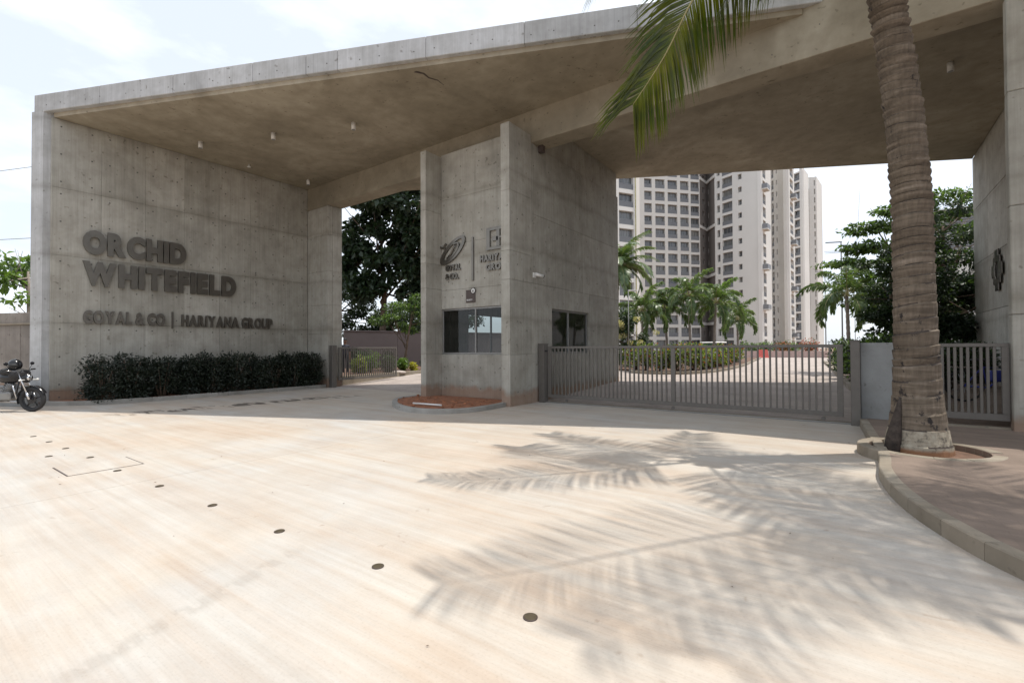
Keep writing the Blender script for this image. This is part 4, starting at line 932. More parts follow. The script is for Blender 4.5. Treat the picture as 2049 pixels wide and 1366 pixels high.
# boundary walls
def wallrun(name, P0, P1, z0, z1, th, mat, label, band=None, coping=None):
    e_ = empty(name, (*P0, z0), label, 'boundary wall'); dd = Vector((P1[0]-P0[0], P1[1]-P0[1], 0)); Mx = Matrix.Translation((*P0, 0)) @ Matrix.Rotation(math.atan2(dd.y, dd.x), 4, 'Z'); Ln = dd.length
    n = max(1, round(Ln/3.2))
    for k in range(n):
        b_ = MB(); b_.box(Ln*k/n+.004, -th/2+rnd.uniform(-.003, .003), z0, Ln*(k+1)/n-.004, th/2, band or z1, 0, .01, Mx); b_.build('panel', M[mat], e_)
    if band:
        b_ = MB(); b_.box(0, -th/2-.05, band, Ln, th/2+.05, band+.06, 0, .01, Mx); b_.build('ledge', M['kerb'], e_)
        b_ = MB(); b_.box(0, -th/2, band+.06, Ln, th/2, z1, 0, .01, Mx); b_.build('upper_course', M['blockwall'], e_)
    if coping:
        b_ = MB(); b_.box(0, -th/2-.06, z1, Ln, th/2+.06, z1+.08, 0, .01, Mx); b_.build('coping', M[coping], e_)
    return e_
wallrun('boundary_wall', (-18.72, 4.6), (-34, -2.1), -.02, 2.72, .22, 'blockwall', 'weathered plastered boundary wall left of the gateway behind the motorcycle', 2.32)
wallrun('boundary_wall', (-26.2, 16.2), (-25.1, 17.25), .2, 2.33, .2, 'mauve', 'short stretch of brown boundary wall with pale coping behind the swing gate', None, 'apt2')
wallrun('boundary_wall', (-24.95, 17.3), (-20.5, 30), .2, 2.55, .2, 'mauve', 'long brown boundary wall behind the trees of the exit lane', None, 'mauve')
wallrun('boundary_wall', (-40, 3.5), (-26.35, 16.1), .2, 2.33, .2, 'mauve', 'brown boundary wall running off behind the lettered wall', None, 'mauve')

# ------------------------------------------------------------------ trees and plants at left
tree('roadside_tree', 'young open tree with light green leaves beyond the left boundary wall', (-27.5, 4.2, 0), 6.6, .12, [((-27.6, 3.4, 4.6), (1.3, 1.0, 1.0)), ((-27.0, 5.0, 4.0), (1.2, 1.1, .8)), ((-27.8, 4.4, 5.2), (.9, .9, .6)), ((-26.8, 4.2, 3.4), (1.0, 1.0, .6)), ((-26.9, 2.6, 4.2), (1.0, .9, .8)), ((-28.4, 2.0, 5.6), (1.2, 1.1, .9))], 1500, .27, ['leaflt', 'leaf'], 'barklt', seed=5, mis=[.85, .15], shell=.3)
tree('broadleaf_tree', 'tall dark tree with big drooping leaves filling the left opening', (-25.6, 20.6, .3), 12.5, .22,
     [((-25.0, 19.6, 10.3), (2.2, 2.2, 1.5)), ((-23.6, 21.4, 9.3), (1.9, 1.9, 1.6)), ((-26.8, 19.2, 8.6), (1.8, 1.8, 1.4)), ((-24.6, 20.8, 7.2), (1.9, 1.8, 1.3)), ((-23.0, 22.4, 6.8), (1.6, 1.6, 1.3)), ((-26.2, 20.2, 11.8), (2.2, 2.0, 1.3)), ((-22.6, 23.2, 10.6), (1.8, 1.8, 1.4)), ((-25.4, 19.4, 5.6), (1.7, 1.7, 1.2)), ((-23.4, 22.0, 4.9), (1.6, 1.6, 1.1)), ((-27.6, 18.8, 6.4), (1.5, 1.5, 1.2)), ((-22.4, 21.0, 10.4), (1.7, 1.6, 1.4)), ((-22.9, 20.8, 12.3), (1.8, 1.6, 1.2)), ((-21.8, 21.8, 8.4), (1.4, 1.4, 1.2))], 15000, .40, 'leafdk', seed=6, asp=.62, shell=.25, sub=10, cf=.8)
tree('broadleaf_tree', 'fine-leaved dark green tree left of the big tree beyond the wall', (-30.6, 21.0, .2), 8.5, .14,
     [((-30.3, 20.6, 6.2), (1.6, 1.6, 1.6)), ((-29.4, 21.6, 4.6), (1.5, 1.5, 1.3)), ((-31.4, 20.2, 4.3), (1.5, 1.5, 1.4)), ((-29.0, 22.4, 3.4), (1.3, 1.3, .9)), ((-30.8, 21.0, 7.6), (1.2, 1.2, 1.0)), ((-28.4, 21.0, 5.8), (1.3, 1.3, 1.1)), ((-30.5, 20.8, 2.9), (1.6, 1.6, .8))], 11000, .19, ['leaf', 'leafdk'], seed=7, mis=[.55, .45], shell=.3)
tree('broadleaf_tree', 'dense dark tree behind the big-leaved tree, low over the wall', (-27.0, 24.6, .2), 7.5, .16,
     [((-26.6, 24.0, 4.6), (1.9, 1.9, 1.4)), ((-24.8, 25.4, 4.4), (1.7, 1.7, 1.3)), ((-28.2, 23.4, 3.6), (1.6, 1.6, 1.1)), ((-25.8, 24.8, 6.2), (1.7, 1.7, 1.1)), ((-23.2, 26.2, 3.4), (1.7, 1.7, 1.0)), ((-29.0, 22.8, 2.7), (1.7, 1.6, .9)), ((-26.0, 24.4, 2.9), (1.7, 1.6, .9)), ((-22.4, 27.0, 5.2), (1.8, 1.8, 1.3))], 11000, .22, ['leafdk', 'leaf'], seed=8, mis=[.7, .3], shell=.3)
tree('small_tree', 'small two-stemmed tree with light leaves in the verge before the brown wall', (-19.3, 17.0, .3), 4.4, .07,
     [((-20.0, 16.9, 3.5), (1.0, 1.0, .75)), ((-18.9, 17.5, 3.9), (.9, .9, .7)), ((-19.6, 16.3, 2.9), (.8, .8, .5)), ((-18.5, 17.9, 3.1), (.8, .8, .6)), ((-19.9, 17.6, 2.6), (.8, .7, .4))], 4600, .13, ['leaf', 'leaflt'], 'bark', seed=9, mis=[.55, .45], lean=(.35, .3), shell=.3, fork=.25)
vp = [(-18.6, 13.7, .75, 'ixora'), (-19.6, 14.8, 1.05, 'leaf'), (-18.9, 14.6, .9, 'leaflt'), (-20.4, 15.0, 1.1, 'leafdk'), (-18.3, 15.1, .7, 'leaf'), (-19.5, 16.0, .8, 'leafdk'), (-18.5, 16.1, .6, 'leaflt'), (-20.2, 16.8, .9, 'leafdk'), (-18.0, 17.6, .55, 'leafdk'), (-18.9, 18.3, .8, 'leafdk')]
vt = ['pale lime one nearest the gate hinge', 'tall one behind the gate bars', 'yellow-green leafy one midway along the gate', 'dark one close to the brown wall', 'low one at the kerb behind the gate', 'dark one behind the free end of the gate', 'small light one at the kerb near the gate end', 'dark one at the foot of the small tree', 'lowest dark one beside the cabin fin', 'dark round one behind the yellow plant']
for k, ((x, y, h_, lf), t_) in enumerate(zip(vp, vt)):
    shrub('verge_plant', 'leafy plant in the verge, '+t_, (x, y, .34), (.42, .42), h_*1.15, 900, .12, lf, 'plant', 'plants in the verge behind the swing gate', 200+k, .42, 5)
shrub('yellow_plant', 'small bright yellow plant in the verge near the cabin', (-18.1, 16.7, .34), (.22, .22), .42, 260, .13, 'leafyel', 'plant', None, 230, .5, 4)
b = MB(); b.ell((-17.75, 15.35, .37), (.42, .3, .09), 14, 0, 6); tag(b.build('sand_heap', M['road']), 'low pale sand heap on the verge kerb near the cabin', 'sand heap')

# the guard behind the swing gate
def person(loc, face):
    e_ = empty('person', loc, 'guard in dark shirt, trousers and cap standing behind the swing gate', 'person', rz=face)
    J = {'pel': (0, 0, .95, .14, .11), 'wai': (0, 0, 1.10, .135, .10), 'che': (.01, 0, 1.30, .165, .115), 'nek0': (0, 0, 1.44, .075, .07), 'nek': (.01, 0, 1.50, .052, .052), 'hd0': (.02, 0, 1.57, .075, .085), 'hd': (.02, 0, 1.66, .078, .095), 'top': (.01, 0, 1.73, .05, .06)}
    E_ = [('pel', 'wai'), ('wai', 'che'), ('che', 'nek0'), ('nek0', 'nek'), ('nek', 'hd0'), ('hd0', 'hd'), ('hd', 'top')]
    for s_, t in ((1, 'l'), (-1, 'r')):
        J.update({'sh'+t: (0, s_*.185, 1.40, .06, .06), 'el'+t: (-.02, s_*.235, 1.13, .042, .042), 'wr'+t: (.05, s_*.235, .88, .03, .03), 'ha'+t: (.07, s_*.23, .79, .035, .022), 'fi'+t: (.08, s_*.225, .71, .02, .014),
                  'hi'+t: (0, s_*.095, .88, .095, .095), 'kn'+t: (.02, s_*.10, .50, .06, .06), 'an'+t: (-.01, s_*.10, .09, .042, .042), 'to'+t: (.15, s_*.12, .04, .04, .032)})
        E_ += [('che', 'sh'+t), ('sh'+t, 'el'+t), ('el'+t, 'wr'+t), ('wr'+t, 'ha'+t), ('ha'+t, 'fi'+t), ('pel', 'hi'+t), ('hi'+t, 'kn'+t), ('kn'+t, 'an'+t), ('an'+t, 'to'+t)]
    nm = list(J); me = bpy.data.meshes.new('body'); me.from_pydata([J[k][:3] for k in nm], [(nm.index(a), nm.index(c_)) for a, c_ in E_], [])
    o = bpy.data.objects.new('body', me); C.objects.link(o)
    sk = o.modifiers.new('skin', 'SKIN'); ss = o.modifiers.new('sub', 'SUBSURF'); ss.levels = 2; ss.render_levels = 2
    for v, k in zip(me.skin_vertices[0].data, nm): v.radius = J[k][3:]; v.use_root = (k == 'pel')
    bpy.context.view_layer.update(); m2 = bpy.data.meshes.new_from_object(o.evaluated_get(bpy.context.evaluated_depsgraph_get())); bpy.data.objects.remove(o)
    m2.name = 'body'
    for q in ('skin', 'shirt', 'trouser', 'dark'): m2.materials.append(M[q])
    for p in m2.polygons:
        c_ = p.center; p.use_smooth = True
        p.material_index = 0 if (c_.z > 1.46 or (abs(c_.y) > .19 and c_.z < 1.12 and c_.z > .6)) else (1 if c_.z > .98 or abs(c_.y) > .19 else (3 if c_.z < .1 else 2))
    link('body', m2, e_, Matrix.LocRotScale(Vector(loc), Matrix.Rotation(face, 3, 'Z').to_quaternion(), None))
    Mp = wm(e_); b_ = MB(); b_.ell((.0, 0, 1.70), (.105, .09, .075), 14, 0, 8); b_.tube([(.07, -.06, 1.70), (.17, 0, 1.685), (.07, .06, 1.70)], .012, 5); b_.v = [(Mp @ Vector(p))[:] for p in b_.v]; b_.build('cap', M['dark'], e_)
    b_ = MB(); b_.ell((.105, 0, 1.605), (.018, .014, .022), 8, 0, 6)
    for s_ in (-1, 1): b_.ell((.01, s_*.082, 1.61), (.02, .012, .03), 8, 0, 6)
    b_.v = [(Mp @ Vector(p))[:] for p in b_.v]; b_.build('face', M['skin'], e_)
M['skin'] = plain('skin', (.16, .08, .05), .6); M['shirt'] = plain('dark_shirt', (.035, .036, .05), .8); M['trouser'] = plain('navy_trousers', (.018, .02, .03), .85)
person((-20.15, 14.05, .26), R(-40))

# ------------------------------------------------------------------ behind the main gate: island hedge, palms, lamps
kk = 0
for k, (x, y) in enumerate(((-9.2, 24.0), (-8.4, 23.0), (-7.6, 22.7), (-6.9, 23.3), (-6.5, 24.3), (-6.35, 25.6), (-6.3, 27.0), (-6.4, 28.6), (-6.5, 30.4), (-6.6, 32.4), (-6.8, 34.6), (-7.1, 37.0), (-7.3, 39.6))):
    tt = ['at its near left end with red tips', 'second along the near end', 'third, at the near corner', 'fourth, where the hedge turns', 'fifth, just past the turn', 'sixth along the lane side', 'seventh along the lane side', 'eighth along the lane side', 'ninth along the lane side', 'tenth along the lane side', 'eleventh along the lane side', 'twelfth, near the far end', 'last, by the red barrier'][k]
    shrub('croton_bush', 'yellow green croton bush of the island hedge, '+tt, (x, y, .36), (.75, .75), 1.30+.06*math.sin(k*2.1), 900, .14, ['ixora', 'leaflt', 'leafred', 'leafdk'], 'bush', 'croton bushes around the island', 300+k, .5, 8, [.42, .2, .1, .28])
def foxtail(loc, h, seed, label, cr=1.5):
    e_ = coco('foxtail_palm', label, loc, h, seed, cr*1.45, 11, 'palm', 'foxtail palms behind the gate', 'palmlf', 1.15, .085, 92, .06, .46, .9, 1.5)
    if seed == 74: [c_ for c_ in e_.children if c_.name.startswith('frond')][0].data.materials[0] = M['leaflt']
    return e_
foxtail((-11.0, 29.8, .36), 3.5, 71, 'foxtail palm at the left of the island row, half behind the creamy tree', 1.6)
foxtail((-9.9, 31.4, .36), 3.7, 72, 'foxtail palm with bushy hanging fronds, second in the island row', 1.7)
foxtail((-8.4, 31.2, .36), 4.4, 73, 'tallest foxtail palm in the middle of the island row', 1.7)
foxtail((-7.45, 32.8, .36), 4.0, 74, 'foxtail palm with one bright green new frond, right of the tallest', 1.7)
foxtail((-7.1, 39.2, .36), 3.2, 75, 'smallest foxtail palm at the right end of the island row', 1.5)
foxtail((-.15, 26.5, .34), 3.5, 76, 'foxtail palm standing over the hedge right of the lane', 1.7)
coco('coconut_palm', 'coconut palm with drooping fronds just right of the cabin wall', (-14.4, 33.4, .3), 7.2, 77, 3.5, 22, 'palm', None, 'palmlf', .95, .13, 64, .085, .8, 0, 1.25)
tree('flowering_tree', 'round dark-leaved tree with cream flower clusters beside the cabin corner', (-11.0, 27.4, .3), 4.0, .08, [((-10.9, 27.1, 2.9), (.9, .9, .9)), ((-10.4, 27.6, 2.0), (.8, .8, .7)), ((-11.5, 27.2, 1.9), (.8, .8, .8)), ((-10.9, 26.8, 1.2), (.9, .8, .6))], 3800, .17, ['leafdk', 'leaf'], seed=31, mis=[.6, .4], shell=.3)
fl = bpy.data.objects['flowering_tree']
rg = np.random.default_rng(3); cl = [((-10.9+rg.normal()*.55, 26.5+rg.normal()*.4, rg.uniform(1.0, 3.6)), (.17, .17, .15)) for k in range(17)]
P, D, Nn, Ls, Ws = clump_leaves(rg, cl, 1500, .07, .6, .4); link('blossom', leaf_mesh('blossom', P, D, Nn, Ls, Ws, M['bloom']), fl)
def lamp(x, y, h, arm, label, mat='alu', pr=.055, hm=None):
    e_ = empty('street_lamp', (x, y, .3), label, 'street lamp', 'street lamps inside the gate'); b_ = MB(); b_.tube([(x, y, .25), (x, y, h)], [pr*1.1, pr*.9], 10); b_.build('pole', M[mat], e_)
    b_ = MB(); b_.box(x-.12, y-.12, .25, x+.12, y+.12, .32); b_.build('base', M[mat], e_)
    b_ = MB(); b_.box(min(0, arm), -.06, h-.08, max(0, arm)+.05, .06, h, 0, .01, Matrix.Translation((x, y, 0)) @ Matrix.Rotation(R(20), 4, 'Z')); b_.build('lamp_head', M[hm or mat], e_)
M['lampgrey'] = plain('lamp_pole_paint', (.10, .105, .11), .5, .3, .05)
lamp(-.75, 48.6, 10.35, -1.15, 'tall grey street lamp with a flat arm over the lane, right of the towers', 'lampgrey')
lamp(-10.3, 25.6, 4.75, .42, 'slim lamp with a white flat head in front of the creamy tree', 'alu', .028, 'lamp')
lamp(-2.6, 66, 10.3, -1.0, 'second tall street lamp farther along the lane behind the palm fronds', 'lampgrey')
b = MB(); b.tube([(.1, 40, .2), (.1, 40, 6), (.5, 40.2, 12.5)], [.02, .015, .008], 5); tag(b.build('antenna', M['lampgrey']), 'hair-thin leaning antenna rod beside the tall lamp', 'antenna')
# red barrier, auto rickshaw, bushes at the end of the lane
b = MB(); Mx = Matrix.Translation((-8.5, 61.5, .25)) @ Matrix.Rotation(R(30), 4, 'Z')
V = [(-.55, -.28, 0), (.55, -.28, 0), (.55, .28, 0), (-.55, .28, 0), (-.5, -.22, .22), (.5, -.22, .22), (.5, .22, .22), (-.5, .22, .22), (-.46, -.09, .95), (.46, -.09, .95), (.46, .09, .95), (-.46, .09, .95)]
F = [(3, 2, 1, 0), (8, 9, 10, 11)]+[(o_+i, o_+(i+1) % 4, o_+4+(i+1) % 4, o_+4+i) for o_ in (0, 4) for i in range(4)]
b.mesh([(Mx @ Vector(p))[:] for p in V], F); M['redpl'] = plain('red_plastic', (.50, .10, .085), .5); tag(b.build('barrier', M['redpl']), 'red plastic road barrier at the far end of the island hedge', 'barrier')
ar = empty('auto_rickshaw', (-11.0, 48.7, .3), 'three-wheeled auto rickshaw with pale roof parked behind the island hedge', 'auto rickshaw', rz=R(-35)); Ma = wm(ar)
def apart(fn, name, mt):
    b_ = MB(); fn(b_); b_.v = [(Ma @ Vector(p))[:] for p in b_.v]; b_.build(name, M[mt], ar)
M['teal'] = plain('green_vinyl', (.05, .22, .16), .5)
apart(lambda q: q.box(-1.1, -.62, .35, 1.0, .62, .95, 0, .08), 'body', 'teal'); apart(lambda q: (q.box(-1.15, -.66, 1.58, 1.05, .66, 1.72, 0, .06)), 'roof', 'white'); apart(lambda q: q.box(-1.12, -.6, .95, -.7, .6, 1.58, 0, .04), 'rear_cover', 'teal')
apart(lambda q: [q.bar((x, y, .9), (x, y, 1.6), .05, .05) for x in (.2, .9) for y in (-.58, .58)], 'roof_post', 'dark'); apart(lambda q: q.box(.9, -.5, .95, .95, .5, 1.55), 'windscreen', 'glass')
for x, y in ((1.05, 0), (-.75, .5), (-.75, -.5)): apart(lambda q: q.tor((x, y, .2), (0, 1, 0), .14, .055, 18, 8), 'wheel', 'dark')
for k, (x, y, h_, lf, t_) in enumerate(((-10.4, 66, 1.9, ['leaflt', 'leaf'], 'green rounded bush at the lane end, left of the barrier'), (-9.0, 68, 1.9, ['leaflt', 'leaf'], 'bright green bush at the lane end behind the barrier'), (-7.6, 69, 2.0, ['leaf', 'leafred'], 'rust tinged bush beside the bright green one'), (-6.2, 71, 2.0, ['leaflt', 'leaf'], 'broad green bush before the far tower'), (-4.6, 72, 2.2, ['leafred', 'leaf'], 'orange tipped bush at the right of the lane end'))):
    shrub('lane_bush', t_, (x, y, .3), (1.2, 1.1), h_, 800, .22, lf, 'bush', 'bushes at the end of the lane', 330+k, .5, 8, [.6, .4])
b = MB(); b.box(-11, 64.2, .2, -1.5, 64.5, 1.0, 0, .02); M['pinkw'] = plain('pink_wall', (.42, .31, .28), .85); tag(b.build('planter_wall', M['pinkw']), 'long low pinkish planter wall closing the end of the lane', 'planter wall')
# hedge right of the lane and trees behind it
for k, (x, y) in enumerate(((.75, 13.3), (.65, 14.5), (.5, 15.8), (.35, 17.2), (.25, 18.8), (.1, 20.6), (-.05, 22.6), (-.25, 24.8), (-.45, 27.2))):
    tt = ['nearest the gate post', 'second from the gate', 'third from the gate', 'fourth from the gate', 'fifth from the gate', 'sixth from the gate', 'seventh, beside the foxtail palm', 'eighth from the gate', 'farthest along the lane'][k]
    shrub('lane_hedge', 'green hedge bush right of the lane, '+tt, (x, y, .34), (.62, .75), 1.42+.05*math.sin(k*1.9), 1300, .12, ['leaflt', 'leaf', 'leafdk'], 'bush', 'hedge bushes right of the lane', 350+k, .5, 9, [.3, .35, .35])
for k, (x, y) in enumerate(((1.5, 15.6), (2.1, 16.8), (2.7, 18.2), (3.1, 20.0))):
    shrub('path_hedge', 'dark hedge bush beside the footpath behind the pedestrian gate, '+['nearest the gate', 'second along the path', 'third along the path', 'farthest along the path'][k], (x, y+.4, .34), (.7, .6), 1.25, 1100, .13, ['leafdk', 'leaf'], 'bush', 'hedge bushes along the footpath', 380+k, .5, 8, [.7, .3])
tree('park_tree', 'dense green tree left of the palm trunk, reaching over the lane hedge', (1.2, 23.0, .3), 6.2, .13, [((1.3, 22.6, 4.6), (1.1, 1.1, .8)), ((.95, 23.4, 3.6), (1.0, 1.0, .8)), ((1.8, 22.4, 3.6), (1.2, 1.2, .8)), ((1.3, 22.4, 2.6), (1.1, 1.1, .7)), ((.75, 22.8, 2.3), (.8, .8, .6)), ((2.0, 22.8, 4.4), (1.1, 1.1, .8))], 9000, .15, ['leafdk', 'leaf'], seed=33, mis=[.65, .35], shell=.3, sub=9, cf=.72)
tree('park_tree', 'tall leafy tree right of the palm trunk behind the footpath', (2.9, 25.0, .3), 8.2, .15, [((2.6, 24.6, 6.4), (1.0, 1.0, 1.1)), ((3.4, 25.4, 5.4), (1.2, 1.2, 1.1)), ((2.2, 24.6, 4.8), (1.1, 1.1, 1.0)), ((3.0, 24.2, 3.6), (1.3, 1.3, .9)), ((3.9, 25.4, 3.8), (1.2, 1.2, 1.0)), ((2.2, 24.4, 2.9), (1.2, 1.2, .8)), ((3.6, 24.8, 2.6), (1.3, 1.3, .8))], 11000, .15, ['leaf', 'leafdk'], seed=34, mis=[.4, .6], shell=.3, sub=9, cf=.75)
tree('park_tree', 'light green layered tree behind the palm with long flat sprays', (1.9, 29, .3), 9.0, .15, [((.9, 28.6, 7.2), (1.9, .8, .28)), ((1.4, 28.8, 8.0), (1.5, .8, .25)), ((.4, 28.6, 6.3), (1.6, .8, .25)), ((-.4, 28.8, 5.6), (1.5, .7, .2)), ((3.6, 29.2, 7.6), (1.6, 1, .4)), ((4.4, 29.4, 6.6), (1.6, 1, .5)), ((.2, 28.4, 4.6), (1.3, .9, .6)), ((.6, 28.4, 3.4), (1.5, 1, .8)), ((3.8, 29, 8.2), (1.3, .9, .4))], 7000, .20, ['leaflt', 'leaf'], seed=35, mis=[.6, .4], shell=.2)
tree('park_tree', 'dark undergrowth tree at the back of the footpath by the right wall', (4.0, 22.8, .3), 5, .1, [((3.4, 23.6, 3.2), (1.2, 1.2, 1.2)), ((2.5, 22.6, 2.4), (1.1, 1.1, 1.0)), ((3.6, 23.8, 1.6), (1.2, 1.2, .9)), ((2.2, 22.6, 1.3), (1.0, 1.0, .8))], 9000, .17, 'leafdk', seed=36, shell=.3)
# bicycle behind the pedestrian gate
bi = empty('bicycle', (2.35, 13.7, .34), 'blue bicycle parked behind the pedestrian gate', 'bicycle', rz=R(15)); Mb = wm(bi)
def bpart(fn, name, mt, parent=None):
    b_ = MB(); fn(b_); b_.v = [(Mb @ Vector(p))[:] for p in b_.v]; return b_.build(name, M[mt], parent or bi)
M['blue'] = plain('blue_paint', (.03, .04, .22), .4)
for x in (-.5, .5):
    wq = bpart(lambda q: q.tor((x, 0, .33), (0, 1, 0), .31, .022, 32, 8), 'wheel', 'dark')
    bpart(lambda q: [q.tube([(x, 0, .33), (x+.3*math.cos(a_), 0, .33+.3*math.sin(a_))], .003, 4) for a_ in np.linspace(0, 6.28, 17)[:-1]], 'spokes', 'chrome', wq)
bpart(lambda q: (q.tube([(-.5, 0, .33), (-.12, 0, .3), (.32, 0, .68), (-.2, 0, .72), (-.12, 0, .3)], .022, 8), q.tube([(-.5, 0, .33), (-.2, 0, .72)], .018, 8), q.box(-.1, -.05, .42, .25, .05, .66, 0, .03)), 'frame', 'blue')
bpart(lambda q: q.tube([(.5, 0, .33), (.34, 0, .7), (.3, 0, .88)], .02, 8), 'fork', 'chrome'); bpart(lambda q: q.tube([(.2, -.28, .92), (.3, -.1, .9), (.3, .1, .9), (.2, .28, .92)], .013, 8), 'handlebar', 'chrome')
bpart(lambda q: (q.tube([(-.2, 0, .72), (-.22, 0, .84)], .014, 8), q.box(-.38, -.08, .84, -.1, .08, .9, 0, .03)), 'saddle', 'dark'); bpart(lambda q: q.box(-.75, -.08, .7, -.35, .08, .73, 0, .01), 'carrier', 'chrome')
# louvred shed roof showing over the trees at the far right
sh = empty('shed', (6, 50, .2), 'grey shed with louvred upper wall beyond the trees at the right', 'shed')
b = MB(); b.box(3.2, 46, .1, 16, 56, 11.0); b.build('wall', M['apt'], sh); b = MB(); b.box(2.9, 45.6, 11.0, 16.3, 56.3, 11.3, 0, .05); b.build('roof', M['aptdk'], sh)
for k in range(16):
    b = MB(); b.box(3.3, 45.86, 8.0+k*.19, 15.9, 45.99, 8.1+k*.19); b.build('louvre', M['rail'], sh)

# ------------------------------------------------------------------ apartment towers
class Tower:
    def __init__(s, label, name='apartment_tower', base=(0, 0, 0)):
        s.e = empty(name, base, label, 'apartment tower', 'apartment towers behind the gate'); s.cache = {}
    def face(s, P0, P1, zt, cols, rows, mat='apt', th=.7, skip=None, z0=0.0):
        """wall between two plan points with real openings; cols = [(t0, t1, sill, height, kind, pitch)]; returns nothing"""
        P0 = Vector((*P0, 0)); P1 = Vector((*P1, 0)); dd = P1-P0; Ln = dd.length; an = math.atan2(dd.y, dd.x); Mx = Matrix.Translation(P0) @ Matrix.Rotation(an, 4, 'Z')
        b_ = MB(); x = 0
        for t0, t1, sill, hh, kind, nfl in sorted(cols):
            a_, q_ = t0*Ln, t1*Ln
            if a_ > x+.01: b_.box(x, 0, z0, a_, th, zt, 0, 0, Mx)
            zz_ = z0
            for k in range(nfl):
                zs = sill+k*3.0
                if zs > zz_: b_.box(a_, .001, zz_, q_, th-.001, zs, 0, 0, Mx)
                zz_ = zs+hh
                s.win(kind, q_-a_, hh, Mx @ Matrix.Translation((a_, 0, zs)), th)
            if zt > zz_: b_.box(a_, .001, zz_, q_, th-.001, zt, 0, 0, Mx)
            x = q_
        if x < Ln-.01: b_.box(x, 0, z0, Ln, th, zt, 0, 0, Mx)
        return b_.build('wall', M[mat], s.e)
    def win(s, kind, w_, h_, Mx, th):
        key = (kind, round(w_, 2), round(h_, 2))
        if key not in s.cache:
            f_ = MB(); t_ = .07
            f_.box(0, th-.14, 0, w_, th-.06, t_); f_.box(0, th-.14, h_-t_, w_, th-.06, h_)
            f_.box(0, th-.14, t_, t_, th-.06, h_-t_); f_.box(w_-t_, th-.14, t_, w_, th-.06, h_-t_)
            for q in ((.34, .67) if kind != 'small' else (.5,)): f_.box(q*w_-.03, th-.14, t_, q*w_+.03, th-.06, h_-t_)
            p_ = MB(); p_.poly([(0, th-.09, 0), (w_, th-.09, 0), (w_, th-.09, h_), (0, th-.09, h_)])
            rl = None
            if kind != 'small':
                rl = MB(); rh = .95; rl.box(0, .06, rh-.06, w_, .12, rh)
                n = max(4, int(w_/.16))
                for k in range(n): rl.box((k+.5)*w_/n-.035, .07, .05, (k+.5)*w_/n+.035, .10, rh-.06)
                rl.box(0, .105, .04, w_, .115, rh-.1)
                rl = rl.data('railing', M['rail'])
            s.cache[key] = (f_.data('window', M['alu']), p_.data('pane', M['pane']), rl)
        f_, p_, rl = s.cache[key]
        o = bpy.data.objects.new('window', f_); C.objects.link(o); o.parent = s.e; o.matrix_parent_inverse = s.e.matrix_basis.inverted(); o.matrix_basis = Mx
        for nm_, q in (('pane', p_), ('railing', rl)):
            if q is not None: c_ = bpy.data.objects.new(nm_, q); C.objects.link(c_); c_.parent = o
    def body(s, pts, zt, mat='aptdk', name='core'):
        b_ = MB(); b_.prism(pts, .0, zt); return b_.build(name, M[mat], s.e)
V2 = lambda p: Vector((p[0], p[1]))
# nearest block, just right of the cabin wall
t0 = Tower('nearest cream tower slice with wide windows, just right of the cabin wall')
a_, q_ = (-32.85, 72.45), (-29.71, 77.79)
t0.face(a_, q_, 46, [(.4134, .90, 1.2, 2.3, 'big', 15)], 15, 'apt2')
t0.body([(-33.4, 72.85), (-30.3, 78.1), (-31.5, 84), (-44, 84), (-44, 72)], 46, 'apt')
b = MB(); b.tube([(-29.75, 77.5, 1), (-29.75, 77.5, 46)], .07, 6); b.build('drainpipe', M['bloom'], t0.e)
# main tower with the window grid, the dark inner corner and the right wing
t1 = Tower('large cream tower with a grid of windows and a dark recessed inner corner', base=(-25, 125, 0))
F0, F1_ = (-41.89, 109.68), (-30.49, 122.20)
sh1 = 1.1
cols1 = [(.1208, .2367, sh1, 2.2, 'win', 18), (.2912, .4398, sh1, 2.2, 'win', 18), (.487, .6374, sh1, 2.2, 'win', 18), (.6852, .8213, sh1, 2.2, 'win', 18), (.8535, .991, sh1-.2, 2.4, 'balc', 18)]
t1.face(F0, F1_, 56, cols1, 18, 'apt')
K0, K1 = (-29.98, 127.49), (-27.25, 123.29)
t1.face((-30.47, 122.24), K0, 55.5, [(.35, .62, 1.3, 1.3, 'small', 18)], 18, 'aptdk', .5)
t1.face(K0, K1, 55.5, [(.1, .2, 1.3, 1.3, 'small', 18)], 18, 'aptdk', .5)
F2a, F2b = (-27.25, 123.29), (-16.40, 118.17)
t1.face(F2a, F2b, 56, [(.0534, .1221, 1.2, 1.7, 'small', 18), (.174, .4041, .7, 2.4, 'balc', 18), (.5289, .6088, 1.5, 1.25, 'small', 18)], 18, 'apt2')
F3a, F3b = (-16.40, 118.17), (-15.5, 126.82)
t1.face(F3a, F3b, 56, [(.0971, .463, .9, 2.3, 'balc', 18)], 18, 'apt2')
t1.body([(-42.6, 110.4), (-31.2, 122.9), (-30.6, 128.2), (-27.0, 124.2), (-17.2, 119.2), (-16.3, 126.6), (-22, 140), (-46, 140), (-52, 118)], 55.4, 'apt')
for k in range(2, 18, 4):       # pale ledges across the dark corner
    b = MB(); b.prism([(-30.44, 122.1), (-29.95, 127.2), (-27.22, 123.1), (-27.32, 122.9), (-29.98, 126.7), (-30.3, 122.05)], 1.0+k*3+.0, 1.0+k*3+.7); b.build('ledge', M['apt2'], t1.e)
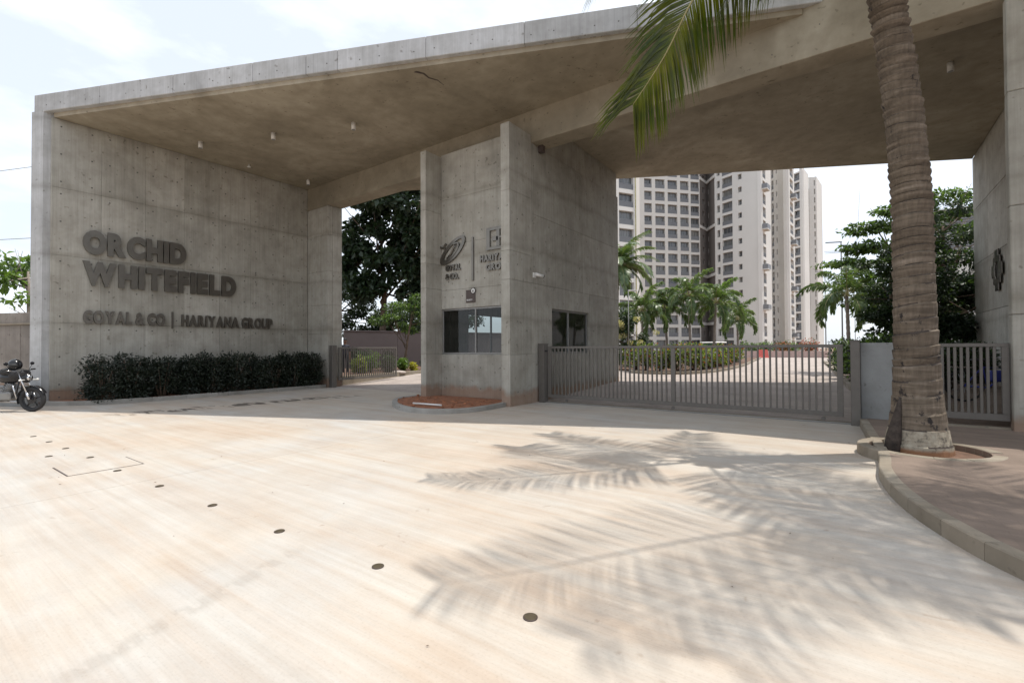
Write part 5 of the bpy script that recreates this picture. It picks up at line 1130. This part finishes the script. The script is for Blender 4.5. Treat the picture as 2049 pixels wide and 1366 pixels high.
def balcony(t, p, d_, n_, z, w_=2.6, dp=1.2):
    p = Vector((*p, 0)); d_ = Vector((*d_, 0)).normalized(); an = math.atan2(d_.y, d_.x); Mx = Matrix.Translation((p.x, p.y, z)) @ Matrix.Rotation(an, 4, 'Z')
    b_ = MB(); b_.box(0, -dp, 0, w_, .05, .22, 0, 0, Mx); o = b_.build('balcony', M['apt'], t.e)
    b_ = MB(); b_.box(0, -dp, .221, w_, -dp+.05, 1.25, 0, 0, Mx); b_.box(0, -dp+.051, .221, .05, .0, 1.25, 0, 0, Mx); b_.box(w_-.05, -dp+.051, .221, w_, .0, 1.25, 0, 0, Mx); b_.build('railing', M['rail'], o)
for k in range(0, 18, 3): balcony(t1, (-16.36, 118.5), (.9, 8.65), 1, .7+k*3)
# middle tower, slit windows and projecting balconies
t2 = Tower('narrow beige tower wing with slit windows and small balconies, middle distance', base=(-14, 140, 0))
B = [(-17.30, 141.54), (-15.42, 139.20), (-13.31, 137.02), (-12.92, 139.77), (-12.37, 146.32)]
t2.face(B[0], B[1], 60, [(.1, .4, .8, 2.3, 'balc', 20), (.75, .92, 1.4, 1.3, 'small', 20)], 20, 'apt2')
t2.face(B[1], B[2], 60, [], 20, 'apt'); t2.face(B[2], B[3], 60, [], 20, 'apt2')
t2.face(B[3], B[4], 60, [(.15, .75, .8, 2.3, 'balc', 20)], 20, 'apt2')
t2.body([(-16.9, 142.2), (-15.0, 139.9), (-13.8, 137.9), (-13.4, 140), (-12.9, 146.5), (-20, 160), (-26, 150)], 59.8, 'apt')
for k in range(1, 20, 4): balcony(t2, (-12.7, 141.4), (.55, 6.5), 1, .8+k*3, 2.6, 1.1)
t3 = Tower('farthest tall tower at the right of the group, with a dark window stack', base=(-11, 180, 0))
Cc = [(-15.16, 177.58), (-12.68, 175.66), (-11.60, 186.29), (-12.05, 195.83), (-9.92, 197.36), (-8.81, 209.24)]
t3.face(Cc[0], Cc[1], 57.6, [(.04, .97, .8, 2.35, 'big', 19)], 19, 'apt2'); t3.face(Cc[1], Cc[2], 59.0, [], 20, 'apt2')
t3.face(Cc[3], Cc[4], 61, [(.66, .82, 1.0, 1.9, 'small', 20)], 20, 'apt'); t3.face(Cc[4], Cc[5], 61.3, [], 20, 'apt2')
t3.body([(-14.6, 178.4), (-12.9, 177), (-11.9, 187), (-12.4, 196.6), (-10.2, 198), (-9.1, 209), (-14, 222), (-26, 215), (-24, 190)], 57, 'apt')

# thin overhead cables at the left
for k, (z_, l_) in enumerate(((9.3, 'thin overhead cable meeting the roof corner at the left'), (6.4, 'lower thin overhead cable running left behind the wall'))):
    b = MB(); b.tube([(-19.2, 6.2, z_-.55+.1*k), (-26, 4.5, z_-.4), (-36, 1.5, z_+.1), (-60, -6, z_+1.5)], .012, 4); tag(b.build('cable', M['lampgrey']), l_, 'cable')
